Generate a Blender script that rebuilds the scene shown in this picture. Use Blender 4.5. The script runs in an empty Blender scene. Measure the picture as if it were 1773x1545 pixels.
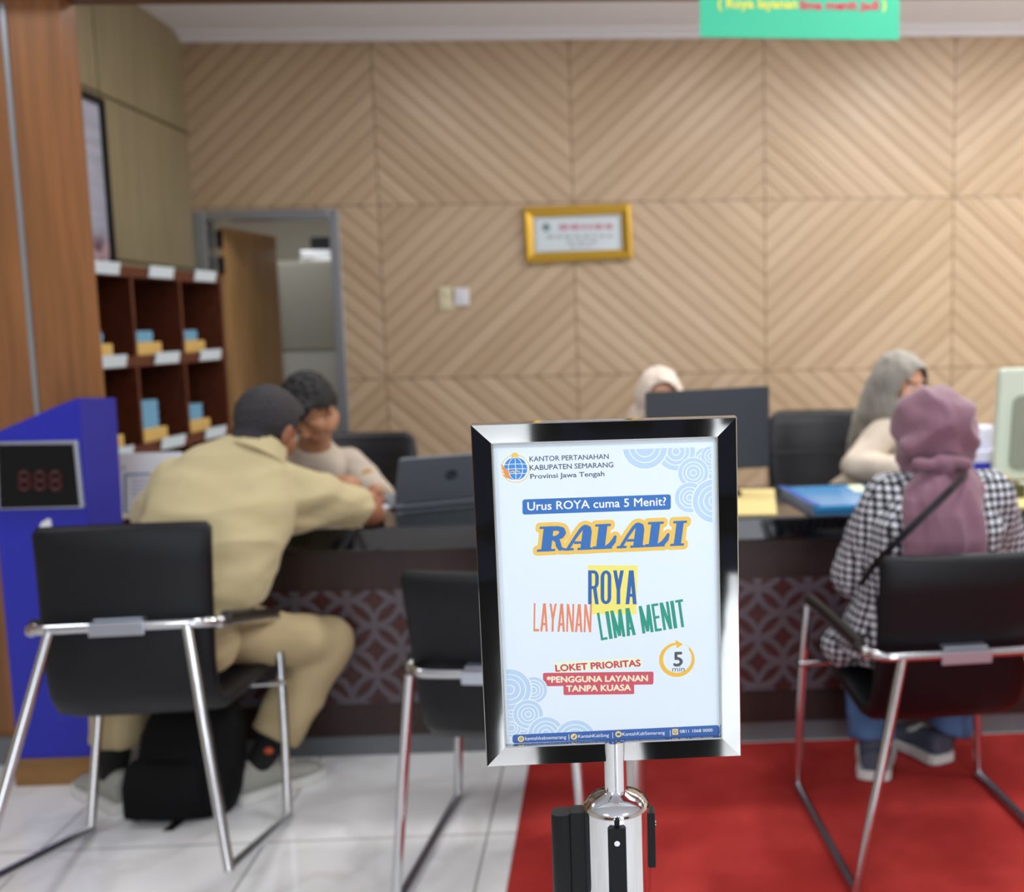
import bpy, bmesh, math, random
import numpy as np
from mathutils import Vector, Matrix, noise

random.seed(4)
V = Vector
sc = bpy.context.scene
COL = sc.collection
PI = math.pi

# ------------------------------------------------------------------ camera
F, CX, CY, H = 1850.0, 1130.0, 772.5, 1.386          # focal length and principal point in pixels of the 1773x1545 frame
ROLL, PITCH, YAW = math.radians(1.09), math.atan2(CY - 556, F), math.radians(2.4)
fwd = V((math.sin(YAW) * math.cos(PITCH), math.cos(YAW) * math.cos(PITCH), -math.sin(PITCH)))
r0 = V((math.cos(YAW), -math.sin(YAW), 0)); u0 = r0.cross(fwd)
CR = r0 * math.cos(ROLL) - u0 * math.sin(ROLL)
CU = u0 * math.cos(ROLL) + r0 * math.sin(ROLL)
EYE = V((0, 0, H))
cd = bpy.data.cameras.new('camera'); cam = bpy.data.objects.new('camera', cd); COL.objects.link(cam)
cam.matrix_world = Matrix(((CR.x, CU.x, -fwd.x, 0), (CR.y, CU.y, -fwd.y, 0), (CR.z, CU.z, -fwd.z, H), (0, 0, 0, 1)))
cd.sensor_fit = 'HORIZONTAL'; cd.sensor_width = 36; cd.lens = F / 1773 * 36
cd.shift_x = -(CX - 886.5) / 1773
cd.clip_start = 0.05
cd.dof.use_dof = True; cd.dof.focus_distance = 0.975; cd.dof.aperture_fstop = 5.0
sc.camera = cam

# ------------------------------------------------------------------ world, lamps, exposure
w = bpy.data.worlds.new('world'); sc.world = w; w.use_nodes = True
w.node_tree.nodes['Background'].inputs[0].default_value = (0.75, 0.85, 1.0, 1)
w.node_tree.nodes['Background'].inputs[1].default_value = 0.3
sc.view_settings.view_transform = 'Standard'; sc.view_settings.look = 'None'
sc.view_settings.exposure = 0.0; sc.view_settings.gamma = 1.0
sc.view_settings.use_curve_mapping = False

def lamp(name, loc, sx, sy, watt, col, rot=(0, 0, 0), shape='RECTANGLE', spread=180):
    d = bpy.data.lights.new(name, 'AREA'); d.shape = shape; d.size = sx; d.size_y = sy
    d.energy = watt; d.color = col; d.spread = math.radians(spread)
    o = bpy.data.objects.new(name, d); COL.objects.link(o); o.location = loc; o.rotation_euler = rot
    return o
def fill_point(name, loc, r, watt, col):
    d = bpy.data.lights.new(name, 'POINT'); d.energy = watt; d.color = col; d.shadow_soft_size = r
    o = bpy.data.objects.new(name, d); COL.objects.link(o); o.location = loc; return o
COOL, DAY, WARM = (0.95, 0.98, 1.0), (0.82, 0.91, 1.0), (1.0, 0.98, 0.955)
for x, y, wt in ((-2.4, 2.45, 13), (-0.6, 2.45, 13), (1.2, 2.45, 22), (2.8, 2.45, 26), (-1.6, -0.9, 38), (1.4, -0.9, 38), (0.0, -3.2, 34)):
    lamp('hall_lamp', (x, y, 2.985), 0.6, 0.6, wt, COOL)
for x, y, wt, wg in ((-1.15, 4.65, 10, 6), (0.6, 4.65, 15, 8), (1.95, 4.65, 34, 13), (3.4, 4.65, 44, 16)):
    lamp('desk_lamp', (x, y, 2.985), 0.3, 0.3, wt, WARM, shape='DISK')
    fill_point('ceiling_fill', (x + .5, y - .25, 2.80), .09, wg, WARM)  # added point light that brightens the ceiling, no actual fitting
lamp('back_room_lamp', (-2.3, 7.0, 2.7), 0.4, 0.4, 20, COOL)
lamp('entrance_daylight', (0.8, -4.7, 1.7), 3.2, 2.2, 130, DAY, rot=(math.radians(90), 0, 0))

# ------------------------------------------------------------------ pixel helpers (a point of the photo at a chosen depth or height)
def ray(px, py): return (fwd * F + CR * (px - CX) - CU * (py - CY)).normalized()
def at(px, py, y): d = ray(px, py); return EYE + d * (y / d.y)
def atz(px, py, z): d = ray(px, py); return EYE + d * ((z - H) / d.z)

# ------------------------------------------------------------------ materials
def lin(c):
    if isinstance(c, str): c = tuple(int(c[i:i + 2], 16) for i in (0, 2, 4))
    return tuple((v / 255 / 12.92 if v / 255 <= .04045 else ((v / 255 + .055) / 1.055) ** 2.4) for v in c) + (1.0,)
MATS = {}
def nmat(name):
    m = bpy.data.materials.new(name); m.use_nodes = True
    return m, m.node_tree.nodes, m.node_tree.links, m.node_tree.nodes['Principled BSDF']
def mat(name, col, rough=.5, metal=0.0, var=None, bump=None, coat=0.0, emit=0.0, spec=None, sheen=0.0, trans=0.0, alpha=1.0):
    """var=(scale, amount, stretch xyz): tone variation; bump=(scale, strength, stretch)"""
    if name in MATS: return MATS[name]
    m, N, L, b = nmat(name)
    c = lin(col); b.inputs['Base Color'].default_value = c
    b.inputs['Roughness'].default_value = rough; b.inputs['Metallic'].default_value = metal
    b.inputs['Coat Weight'].default_value = coat
    if sheen: b.inputs['Sheen Weight'].default_value = sheen
    if spec is not None: b.inputs['Specular IOR Level'].default_value = spec
    if trans: b.inputs['Transmission Weight'].default_value = trans
    if alpha < 1: b.inputs['Alpha'].default_value = alpha
    if emit: b.inputs['Emission Color'].default_value = c; b.inputs['Emission Strength'].default_value = emit
    def tex(scale, stretch, detail=3):
        tc = N.new('ShaderNodeTexCoord'); mp = N.new('ShaderNodeMapping'); n = N.new('ShaderNodeTexNoise')
        mp.inputs['Scale'].default_value = stretch; n.inputs['Scale'].default_value = scale; n.inputs['Detail'].default_value = detail
        L.new(tc.outputs['Object'], mp.inputs['Vector']); L.new(mp.outputs[0], n.inputs['Vector']); return n
    if var:
        n = tex(var[0], var[2] if len(var) > 2 else (1, 1, 1)); r = N.new('ShaderNodeValToRGB')
        a = var[1]
        r.color_ramp.elements[0].position = .3; r.color_ramp.elements[1].position = .7
        r.color_ramp.elements[0].color = tuple(v * (1 - a) for v in c[:3]) + (1,)
        r.color_ramp.elements[1].color = tuple(min(1, v * (1 + a)) for v in c[:3]) + (1,)
        L.new(n.outputs['Fac'], r.inputs['Fac']); L.new(r.outputs['Color'], b.inputs['Base Color'])
    if bump:
        n = tex(bump[0], bump[2] if len(bump) > 2 else (1, 1, 1)); u = N.new('ShaderNodeBump')
        u.inputs['Strength'].default_value = bump[1]; u.inputs['Distance'].default_value = .01
        L.new(n.outputs['Fac'], u.inputs['Height']); L.new(u.outputs['Normal'], b.inputs['Normal'])
    MATS[name] = m
    return m

class G:
    """tiny math-node builder"""
    def __init__(s, N, L): s.N, s.L = N, L
    def m(s, op, a, b=None, c=None):
        n = s.N.new('ShaderNodeMath'); n.operation = op
        for i, v in enumerate((a, b, c)):
            if v is None: continue
            if isinstance(v, (int, float)): n.inputs[i].default_value = v
            else: s.L.new(v, n.inputs[i])
        return n.outputs[0]
    def xyz(s, kind='Position'):
        if kind == 'Position':
            g = s.N.new('ShaderNodeNewGeometry'); o = g.outputs['Position']
        else:
            g = s.N.new('ShaderNodeTexCoord'); o = g.outputs['Object']
        q = s.N.new('ShaderNodeSeparateXYZ'); s.L.new(o, q.inputs[0]); return q.outputs[0], q.outputs[1], q.outputs[2], o
    def mix(s, f, a, b):
        n = s.N.new('ShaderNodeMix'); n.data_type = 'RGBA'
        for k, v in ((0, f), (6, a), (7, b)):
            if isinstance(v, (tuple, float, int)): n.inputs[k].default_value = v
            else: s.L.new(v, n.inputs[k])
        return n.outputs[2]
    def noise(s, vec, scale, detail=3):
        n = s.N.new('ShaderNodeTexNoise'); n.inputs['Scale'].default_value = scale; n.inputs['Detail'].default_value = detail
        if vec is not None: s.L.new(vec, n.inputs['Vector'])
        return n.outputs['Fac']
    def comb(s, x, y, z):
        n = s.N.new('ShaderNodeCombineXYZ')
        for i, v in enumerate((x, y, z)):
            if isinstance(v, (int, float)): n.inputs[i].default_value = v
            else: s.L.new(v, n.inputs[i])
        return n.outputs[0]
    def bump(s, h, strength, dist=.01):
        u = s.N.new('ShaderNodeBump'); u.inputs['Strength'].default_value = strength; u.inputs['Distance'].default_value = dist
        s.L.new(h, u.inputs['Height']); return u.outputs['Normal']
    def step(s, v, a, b):
        n = s.N.new('ShaderNodeMapRange'); n.interpolation_type = 'SMOOTHSTEP'
        s.L.new(v, n.inputs[0]); n.inputs[1].default_value = a; n.inputs[2].default_value = b; return n.outputs[0]

def chevron_mat():                       # concentric diamonds of wooden boards, mirrored on a panel grid
    m, N, L, b = nmat('chevron_board'); g = G(N, L); x, y, z, P = g.xyz()
    hx, hz = 1.095, 0.98
    tx = g.m('DIVIDE', g.m('PINGPONG', g.m('ADD', x, 1.262 + hx * 8), hx), hx)
    tz = g.m('DIVIDE', g.m('PINGPONG', g.m('ADD', z, -2.062 + hz * 8), hz), hz)
    s = g.m('MULTIPLY', g.m('ADD', tx, tz), 9.0)
    fr = g.m('FRACT', s); fl = g.m('FLOOR', s)
    qx = g.m('FLOOR', g.m('DIVIDE', g.m('ADD', x, 1.262 + hx * 8), hx)); qz = g.m('FLOOR', g.m('DIVIDE', g.m('ADD', z, -2.062 + hz * 8), hz))
    wn = N.new('ShaderNodeTexWhiteNoise'); L.new(g.comb(fl, qx, qz), wn.inputs['Vector'])
    edge = g.m('MINIMUM', fr, g.m('SUBTRACT', 1.0, fr))
    groove = g.m('SUBTRACT', 1.0, g.step(edge, 0.04, 0.24))
    sx = g.m('MINIMUM', g.m('MINIMUM', tx, g.m('SUBTRACT', 1.0, tx)), g.m('MINIMUM', tz, g.m('SUBTRACT', 1.0, tz)))
    seam = g.m('SUBTRACT', 1.0, g.step(sx, 0.002, 0.008))
    grain = g.noise(g.comb(g.m('MULTIPLY', s, 4.0), g.m('SUBTRACT', tx, tz), g.m('ADD', qx, qz)), 2.2, 4)
    tone = g.m('ADD', g.m('MULTIPLY', wn.outputs['Value'], .45), g.m('MULTIPLY', grain, .55))
    c = g.mix(tone, lin('a99072'), lin('c5ae93'))
    c = g.mix(g.m('MULTIPLY', groove, .35), c, lin('84694c'))
    c = g.mix(g.m('MULTIPLY', seam, .5), c, lin('5a4026'))
    L.new(c, b.inputs['Base Color']); b.inputs['Roughness'].default_value = .36
    hgt = g.m('SUBTRACT', 1.0, g.m('ADD', g.m('MULTIPLY', groove, .8), g.m('MULTIPLY', seam, .3)))
    L.new(g.bump(hgt, .5, .006), b.inputs['Normal'])
    return m
def tile_mat():
    m, N, L, b = nmat('floor_tile'); g = G(N, L); x, y, z, P = g.xyz()
    fx = g.m('FRACT', g.m('DIVIDE', g.m('ADD', x, .955 + 12), .6)); fy = g.m('FRACT', g.m('DIVIDE', g.m('ADD', y, -2.8 + 12), .6))
    e = g.m('MINIMUM', g.m('MINIMUM', fx, g.m('SUBTRACT', 1.0, fx)), g.m('MINIMUM', fy, g.m('SUBTRACT', 1.0, fy)))
    joint = g.m('SUBTRACT', 1.0, g.step(e, .003, .008))
    n1 = g.noise(P, 2.4, 6); n2 = g.noise(P, .9, 3)
    vein = g.step(g.m('ABSOLUTE', g.m('SUBTRACT', n1, .5)), .0, .06)
    c = g.mix(n2, lin('e0e0e1'), lin('f1f0f0')); c = g.mix(g.m('MULTIPLY', g.m('SUBTRACT', 1.0, vein), .22), c, lin('b2ada6'))
    c = g.mix(g.m('MULTIPLY', joint, .75), c, lin('77746f'))
    L.new(c, b.inputs['Base Color']); b.inputs['Roughness'].default_value = .14
    return m
def carpet_mat():
    m, N, L, b = nmat('red_carpet'); g = G(N, L); x, y, z, P = g.xyz()
    n1 = g.noise(P, 3.2, 5); n2 = g.noise(P, 320, 2)
    c = g.mix(g.step(n1, .35, .7), lin('a02e2a'), lin('bd3f3a')); c = g.mix(g.m('MULTIPLY', n2, .35), c, lin('76191a'))
    L.new(c, b.inputs['Base Color']); b.inputs['Roughness'].default_value = .95; b.inputs['Specular IOR Level'].default_value = .1
    L.new(g.bump(n2, .5, .004), b.inputs['Normal'])
    return m
def lattice_mat():                       # carved grey lattice of overlapping circles in front of a dark red backing
    m, N, L, b = nmat('lattice'); g = G(N, L); x, y, z, P = g.xyz()
    s = 0.1155; k = math.sqrt(.5)
    u = g.m('MULTIPLY', g.m('ADD', g.m('ADD', x, z), 4 * s * 1.4142 - .012), k / s); v = g.m('MULTIPLY', g.m('ADD', g.m('SUBTRACT', x, z), 8 * s * 1.4142 + .38), k / s)
    fu = g.m('SUBTRACT', g.m('FRACT', u), .5); fv = g.m('SUBTRACT', g.m('FRACT', v), .5)
    best = None
    for du in (-1, 0, 1):
        for dv in (-1, 0, 1):
            if abs(du) + abs(dv) > 1: continue
            a = g.m('ADD', fu, du); c = g.m('ADD', fv, dv)
            d = g.m('ABSOLUTE', g.m('SUBTRACT', g.m('SQRT', g.m('ADD', g.m('MULTIPLY', a, a), g.m('MULTIPLY', c, c))), .7071))
            best = d if best is None else g.m('MINIMUM', best, d)
    bar = g.m('SUBTRACT', 1.0, g.step(best, .075, .115))
    L.new(g.mix(bar, lin('3d1412'), lin('534b52')), b.inputs['Base Color']); b.inputs['Roughness'].default_value = .4
    L.new(g.bump(bar, .8, .01), b.inputs['Normal'])
    return m
def check_mat():                         # small black and white check cloth, laid by the way each side faces
    m, N, L, b = nmat('checked_cloth'); g = G(N, L); x, y, z, P = g.xyz('Object')
    gm = N.new('ShaderNodeNewGeometry'); q = N.new('ShaderNodeSeparateXYZ'); L.new(gm.outputs['Normal'], q.inputs[0])
    nx, ny, nz = (g.m('ABSOLUTE', q.outputs[k]) for k in range(3))
    side = g.m('GREATER_THAN', nx, g.m('MULTIPLY', ny, 1.3)); top = g.m('GREATER_THAN', nz, .78)
    mixf = lambda f, a, c: g.m('ADD', g.m('MULTIPLY', a, g.m('SUBTRACT', 1.0, f)), g.m('MULTIPLY', c, f))
    p = .021
    u = g.m('DIVIDE', mixf(side, x, y), p); v = g.m('DIVIDE', mixf(top, z, y), p)
    a = g.m('SUBTRACT', g.m('FRACT', u), .5); c = g.m('SUBTRACT', g.m('FRACT', v), .5)
    d = g.m('MAXIMUM', g.m('ABSOLUTE', a), g.m('ABSOLUTE', c)); d2 = g.m('SQRT', g.m('ADD', g.m('MULTIPLY', a, a), g.m('MULTIPLY', c, c)))
    f = g.m('SUBTRACT', 1.0, g.step(g.m('ADD', g.m('MULTIPLY', d, .5), g.m('MULTIPLY', d2, .5)), .27, .39))
    L.new(g.mix(f, lin('12131a'), lin('d8dae2')), b.inputs['Base Color']); b.inputs['Roughness'].default_value = .85
    return m

M = dict(
    chevron=chevron_mat(), tile=tile_mat(), carpet=carpet_mat(), lattice=lattice_mat(), check=check_mat(),
    pillar=mat('pillar_wood', '85562f', .4, var=(3, .22, (14, 14, .7))),
    beam=mat('beam_wood', '5c3a20', .45, var=(3, .2, (.7, 12, 12))),
    olive=mat('olive_panel', '8f8468', .5, var=(3, .12, (10, 10, .6))),
    seam=mat('seam_dark', '4d442f', .7),
    ceiling=mat('ceiling_white', 'e6e8f0', .8), cream=mat('cream_wall', 'cfc6b4', .8),
    chrome=mat('chrome', 'd8dadc', .09, 1.0), chair_chrome=mat('chair_chrome', 'c9cbce', .16, 1.0),
    mirror=mat('polished_steel', 'c4c6c4', .045, 1.0),
    steel=mat('brushed_steel', 'b8b6b4', .28, 1.0),
    leather=mat('black_leather', '090b10', .46, bump=(180, .12), spec=.28),
    armpad=mat('brown_armpad', '1a1411', .4),
    office=mat('office_leather', '0d0c12', .34, bump=(90, .12), spec=.4),
    plastic=mat('black_plastic', '0c0e11', .5, spec=.3), gun=mat('dark_grey', '30343b', .5),
    granite=mat('counter_top', '0c0e11', .07, spec=.8, coat=.4),
    wood=mat('dark_wood', '2b1a16', .42, var=(3, .25, (10, 10, .6))),
    plinth=mat('plinth_grey', '6d6f72', .5, var=(6, .12)),
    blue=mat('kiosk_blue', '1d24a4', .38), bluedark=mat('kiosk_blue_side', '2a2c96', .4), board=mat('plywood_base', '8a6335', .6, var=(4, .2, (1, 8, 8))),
    silver=mat('silver_trim', 'b4bcc8', .3, .7), screen=mat('dark_screen', '050507', .4, spec=.25), digit=mat('red_segment', '4a090b', .5, emit=.03),
    white=mat('white_plastic', 'e2e4ea', .35), alu=mat('aluminium', 'a3a9b0', .35, .8),
    doorwood=mat('door_wood', 'b98f5c', .42, var=(3, .16, (10, 10, .6))), grey=mat('cabinet_grey', '8f8b80', .55), greyl=mat('cabinet_grey_pale', 'aaa9a0', .55),
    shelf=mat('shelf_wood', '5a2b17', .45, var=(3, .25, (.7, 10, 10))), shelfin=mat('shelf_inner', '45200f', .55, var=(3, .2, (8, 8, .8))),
    tag=mat('tag_paper', 'd4e2ec', .6), yellow=mat('yellow_card', 'd3b067', .7), bluecard=mat('blue_card', '6fa6c8', .7),
    gold=mat('gold_frame', 'c9a23a', .32, .55), paper=mat('white_paper', 'eef0f4', .6),
    banner=mat('green_banner', '38bd93', .45), btext=mat('banner_yellow', 'e6e34e', .5), btext2=mat('banner_red', 'd2214e', .5),
    laptop=mat('laptop_grey', '7d858f', .38, .35), logo=mat('logo_dark', '2c333c', .4), monitor=mat('monitor_black', '232a33', .42),
    mint=mat('pale_casing', 'ccd8c6', .45), mintin=mat('casing_inset', '8b9080', .5),
    folder=mat('blue_folder', '3f9fe0', .15, trans=.0, coat=.5), folderd=mat('folder_edge', '1d62c4', .2),
    manila=mat('yellow_folder', 'e0cd8a', .45),
    tblue=mat('tissue_blue', '2a30b0', .4), tissue=mat('tissue_white', 'dcdcf0', .7), olivebox=mat('olive_box', '4a4a24', .4), brass=mat('brass', 'e0b84c', .25, .9),
    skin=mat('skin_tan', 'ad7a5a', .5), skinl=mat('skin_light', 'd09a7c', .5), skind=mat('skin_brown', '8d5a40', .5),
    eye=mat('eye_white', 'dedad4', .3), iris=mat('iris', '1d120d', .2), lip=mat('lip', 'a8604f', .5), brow=mat('brow', '1d1716', .7),
    hair=mat('hair_black', '0f0e10', .5, bump=(260, .6)), hairg=mat('hair_greying', '29262a', .7, var=(120, .3), bump=(220, .6)),
    khaki=mat('khaki_cloth', 'b9ab82', .85, bump=(420, .08), sheen=.1), trouser=mat('khaki_trouser', 'b3a17a', .85, bump=(420, .08)),
    uniform=mat('uniform_beige', 'b9ac9c', .85, bump=(400, .08)), uniform2=mat('uniform_sand', 'cdbfae', .85, bump=(400, .08)),
    hcream=mat('hijab_cream', 'e0d0c2', .85, sheen=.2), hgrey=mat('hijab_grey', '8f8a81', .8, sheen=.2), hmauve=mat('hijab_mauve', '7d5665', .8, sheen=.3),
    dark=mat('dark_trouser', '26221f', .8), jeans=mat('jeans', '4a6a95', .85, var=(30, .2)),
    shoe=mat('shoe_white', '989890', .6), sole=mat('shoe_sole', 'd0d0cc', .6), sock=mat('black_sock', '0e0e10', .9), orange=mat('orange_mark', 'c4552a', .7),
    sneaker=mat('sneaker_slate', '474b5c', .7), bag=mat('backpack_black', '050608', .8, bump=(300, .2), spec=.2), patch=mat('sleeve_patch', 'b88a3c', .7),
    strap=mat('strap_black', '17161a', .5),
)

# ------------------------------------------------------------------ mesh helpers
def box(bm, c, s, rot=None, mi=0):
    c = V(c); sx, sy, sz = s[0] / 2, s[1] / 2, s[2] / 2
    vs = []
    for x in (-sx, sx):
        for y in (-sy, sy):
            for z in (-sz, sz):
                p = V((x, y, z))
                if rot is not None: p = rot @ p
                vs.append(bm.verts.new(c + p))
    for f in ((0, 1, 3, 2), (4, 6, 7, 5), (0, 4, 5, 1), (2, 3, 7, 6), (0, 2, 6, 4), (1, 5, 7, 3)):
        bm.faces.new([vs[i] for i in f]).material_index = mi
def bx(bm, x0, x1, y0, y1, z0, z1, mi=0): box(bm, ((x0 + x1) / 2, (y0 + y1) / 2, (z0 + z1) / 2), (x1 - x0, y1 - y0, z1 - z0), mi=mi)
def loft(bm, rings, cap=True, mi=0):
    R = [[bm.verts.new(p) for p in r] for r in rings]; n = len(R[0])
    for a, b in zip(R, R[1:]):
        for i in range(n): bm.faces.new((a[i], a[(i + 1) % n], b[(i + 1) % n], b[i])).material_index = mi
    if cap:
        bm.faces.new(R[0][::-1]).material_index = mi; bm.faces.new(R[-1]).material_index = mi
def frames(pts):
    pts = [V(p) for p in pts]; out = []
    t0 = (pts[1] - pts[0]).normalized(); n = t0.orthogonal().normalized()
    for i, p in enumerate(pts):
        a = pts[max(0, i - 1)]; b = pts[min(len(pts) - 1, i + 1)]
        t = (b - a).normalized() if (b - a).length > 1e-9 else t0
        n = (n - t * n.dot(t)).normalized(); out.append((p, t, n, t.cross(n)))
    return out
def tube(bm, pts, r, n=12, mi=0, cap=True):
    rr = r if isinstance(r, (list, tuple)) else [r] * len(pts)
    loft(bm, [[p + (a * math.cos(2 * PI * i / n) + b * math.sin(2 * PI * i / n)) * q for i in range(n)] for (p, t, a, b), q in zip(frames(pts), rr)], cap, mi)
def fillet(pts, rad, n=5):
    pts = [V(p) for p in pts]; out = [pts[0]]
    for a, b, c in zip(pts, pts[1:], pts[2:]):
        d1 = min(rad, (a - b).length * .45); d2 = min(rad, (c - b).length * .45)
        s = b + (a - b).normalized() * d1; e = b + (c - b).normalized() * d2
        for i in range(n + 1):
            t = i / n; out.append(s * (1 - t) ** 2 + b * 2 * t * (1 - t) + e * t * t)
    out.append(pts[-1]); return out
def lathe(bm, prof, c=(0, 0, 0), n=32, mi=0):
    c = V(c); loft(bm, [[c + V((r * math.cos(2 * PI * i / n), r * math.sin(2 * PI * i / n), z)) for i in range(n)] for r, z in prof], True, mi)
def ell(bm, c, r, M4=None, u=20, v=12, mi=0):
    if isinstance(r, (int, float)): r = (r, r, r)
    T = Matrix.Translation(V(c)) @ Matrix.Diagonal((*r, 1))
    if M4 is not None: T = M4 @ T
    g = bmesh.ops.create_uvsphere(bm, u_segments=u, v_segments=v, radius=1, matrix=T)
    if mi:
        for q in g['verts']:
            for f in q.link_faces: f.material_index = mi
def cone(bm, p0, r0, p1, r1, round_ends=(True, True), n=16):
    p0, p1 = V(p0), V(p1)
    tube(bm, [p0, p1], [r0, r1], n)
    if round_ends[0]: ell(bm, p0, r0, u=16, v=10)
    if round_ends[1]: ell(bm, p1, r1, u=16, v=10)
def prism(bm, poly, f, mi=0):
    """extrude a 2D polygon: f(u, v, k) with k = 0 and 1 gives the two faces"""
    loft(bm, [[V(f(u, v, k)) for u, v in poly] for k in (0, 1)], True, mi)
def rrect(x0, x1, y0, y1, r, n=4):
    out = []
    for cx, cy, a in ((x1 - r, y0 + r, -PI / 2), (x1 - r, y1 - r, 0), (x0 + r, y1 - r, PI / 2), (x0 + r, y0 + r, PI)):
        for i in range(n + 1): out.append((cx + r * math.cos(a + PI / 2 * i / n), cy + r * math.sin(a + PI / 2 * i / n)))
    return out
def super_ring(c, ax, ay, rx, ry, n=24, e=2.0):
    out = []
    for i in range(n):
        t = 2 * PI * i / n; ct, st = math.cos(t), math.sin(t)
        out.append(V(c) + V(ax) * rx * math.copysign(abs(ct) ** (2 / e), ct) + V(ay) * ry * math.copysign(abs(st) ** (2 / e), st))
    return out

LM = {}
def link(name, me, mats, parent=None, smooth=True, world=True):
    if not isinstance(mats, (list, tuple)): mats = [mats]
    for q in mats: me.materials.append(q)
    if smooth and len(me.polygons): me.polygons.foreach_set('use_smooth', [True] * len(me.polygons))
    o = bpy.data.objects.new(name, me); COL.objects.link(o)
    LM[o.name] = Matrix.Identity(4)
    if parent is not None:
        o.parent = parent
        if world: me.transform(LM[parent.name].inverted())
        LM[o.name] = LM[parent.name].copy()
    return o
def obj(name, bm, mats, parent=None, smooth=False, bevel=0, world=True, angle=None):
    bmesh.ops.recalc_face_normals(bm, faces=bm.faces)
    if bevel:
        bmesh.ops.bevel(bm, geom=[e for e in bm.edges if len(e.link_faces) == 2 and e.calc_face_angle(0) > .6], offset=bevel, segments=2, affect='EDGES', profile=.6)
    me = bpy.data.meshes.new(name); bm.to_mesh(me); bm.free()
    if smooth and angle is None: angle = .7
    o = link(name, me, mats, parent, smooth, world)
    if smooth: me.set_sharp_from_angle(angle=angle)
    return o
def tag(o, label, cat, group=None, kind=None):
    o['label'] = label; o['category'] = cat
    if group: o['group'] = group
    if kind: o['kind'] = kind
    return o
def thing(name, label, cat, loc=(0, 0, 0), rotz=0, group=None, rotx=0):
    o = bpy.data.objects.new(name, None); COL.objects.link(o); o.empty_display_size = .1
    o.location = loc; o.rotation_mode = 'XYZ'; o.rotation_euler = (rotx, 0, rotz)
    LM[o.name] = Matrix.Translation(V(loc)) @ Matrix.Rotation(rotz, 4, 'Z') @ Matrix.Rotation(rotx, 4, 'X')
    return tag(o, label, cat, group)
def struct(o, label=None, cat=None):
    o['kind'] = 'structure'
    if label: o['label'] = label
    if cat: o['category'] = cat
    return o
def B(): return bmesh.new()
def text_tris(s, off=0.0, bold=None):
    """flat glyph mesh of a line of text: vertices (x, y), faces, bounds"""
    c = bpy.data.curves.new('t', 'FONT'); c.body = s; c.size = 1; c.offset = off; c.resolution_u = 3
    o = bpy.data.objects.new('t', c); COL.objects.link(o)
    me = bpy.data.meshes.new_from_object(o.evaluated_get(bpy.context.evaluated_depsgraph_get()))
    vs = [(v.co.x, v.co.y) for v in me.vertices]; fs = [tuple(p.vertices) for p in me.polygons]
    bpy.data.objects.remove(o); bpy.data.curves.remove(c); bpy.data.meshes.remove(me)
    xs = [v[0] for v in vs]; ys = [v[1] for v in vs]
    return vs, fs, (min(xs), max(xs), min(ys), max(ys))
def put_text(bm, s, f, off=0.0, mi=0, cap=None):
    """f(u, v): u 0..1 along the line, v 0 at the baseline and 1 at the cap height"""
    vs, fs, (x0, x1, y0, y1) = text_tris(s, off)
    ch = cap or 0.70
    q = [bm.verts.new(f((x - x0) / (x1 - x0), y / ch)) for x, y in vs]
    for t in fs:
        try: bm.faces.new([q[i] for i in t]).material_index = mi
        except ValueError: pass

# ------------------------------------------------------------------ the room
YW, XL, ZC = 6.2, -2.29, 2.985
bm = B(); bx(bm, -5, 5, -5, 9, -.1, 0); struct(obj('floor', bm, M['tile']))
bm = B(); bx(bm, -5, 5, -5, 9, 3.0, 3.1); struct(obj('ceiling', bm, M['ceiling']))
bm = B(); bx(bm, -1.485, 5, YW, YW + .12, 0, 3.0); bx(bm, XL - .1, -1.485, YW, YW + .12, 2.045, 3.0); struct(obj('wall_back', bm, M['chevron']))
bm = B(); bx(bm, XL - .1, XL, 3.52, YW, 0, 3.0)
for z in (2.47, 1.72):
    bx(bm, XL, XL + .004, 3.6, YW, z - .006, z + .006, 1)
for y in (3.95, 5.15): bx(bm, XL, XL + .003, y - .003, y + .003, 0, 3.0, 1)
struct(obj('wall_left', bm, [M['olive'], M['seam']]))
bm = B(); bx(bm, -5, -4.9, -5, 3.5, 0, 3.0); struct(obj('wall_hall_left', bm, M['cream']))
bm = B(); bx(bm, 4.9, 5, -5, 9, 0, 3.0); struct(obj('wall_right', bm, M['cream']))
bm = B(); bx(bm, -5, 5, -5.1, -5, 0, 3.0); struct(obj('wall_rear', bm, M['pillar']))
bm = B(); bx(bm, -5, 5, 8.9, 9, 0, 3.0); struct(obj('wall_back_room', bm, M['cream']))
bm = B(); bx(bm, -5, -4.9, 3.5, 9, 0, 3.0); struct(obj('wall_back_room_side', bm, M['cream']))
bm = B(); prism(bm, [(YW, 2.955), (YW - .03, 2.955), (YW - .035, 2.97), (YW - .09, 2.99), (YW - .1, 3.0), (YW, 3.0)], lambda u, v, k: ((XL, 4.9)[k], u, v)); struct(obj('trim_1', bm, M['ceiling']))
# pillar with its metal strip, and the beam it carries
bm = B(); bx(bm, -4.9, -1.618, 3.42, 3.52, .09, 3.0); struct(obj('wall_pillar', bm, M['pillar']))
bm = B(); prism(bm, [(-1.79, .09), (-1.775, .09), (-1.775, 2.37), (-1.79, 2.37)], lambda u, v, k: (u, 3.42 - .006 * k, v)); struct(obj('trim_2', bm, M['alu']))
bm = B(); bx(bm, -4.9, -1.618, 3.395, 3.42, 0, .09); struct(obj('baseboard_pillar', bm, M['plinth']))
bm = B(); bx(bm, -4.9, 4.9, 3.34, 3.52, 2.392, 3.0); struct(obj('trim_beam', bm, M['beam']))
DOORANG = 84
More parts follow.
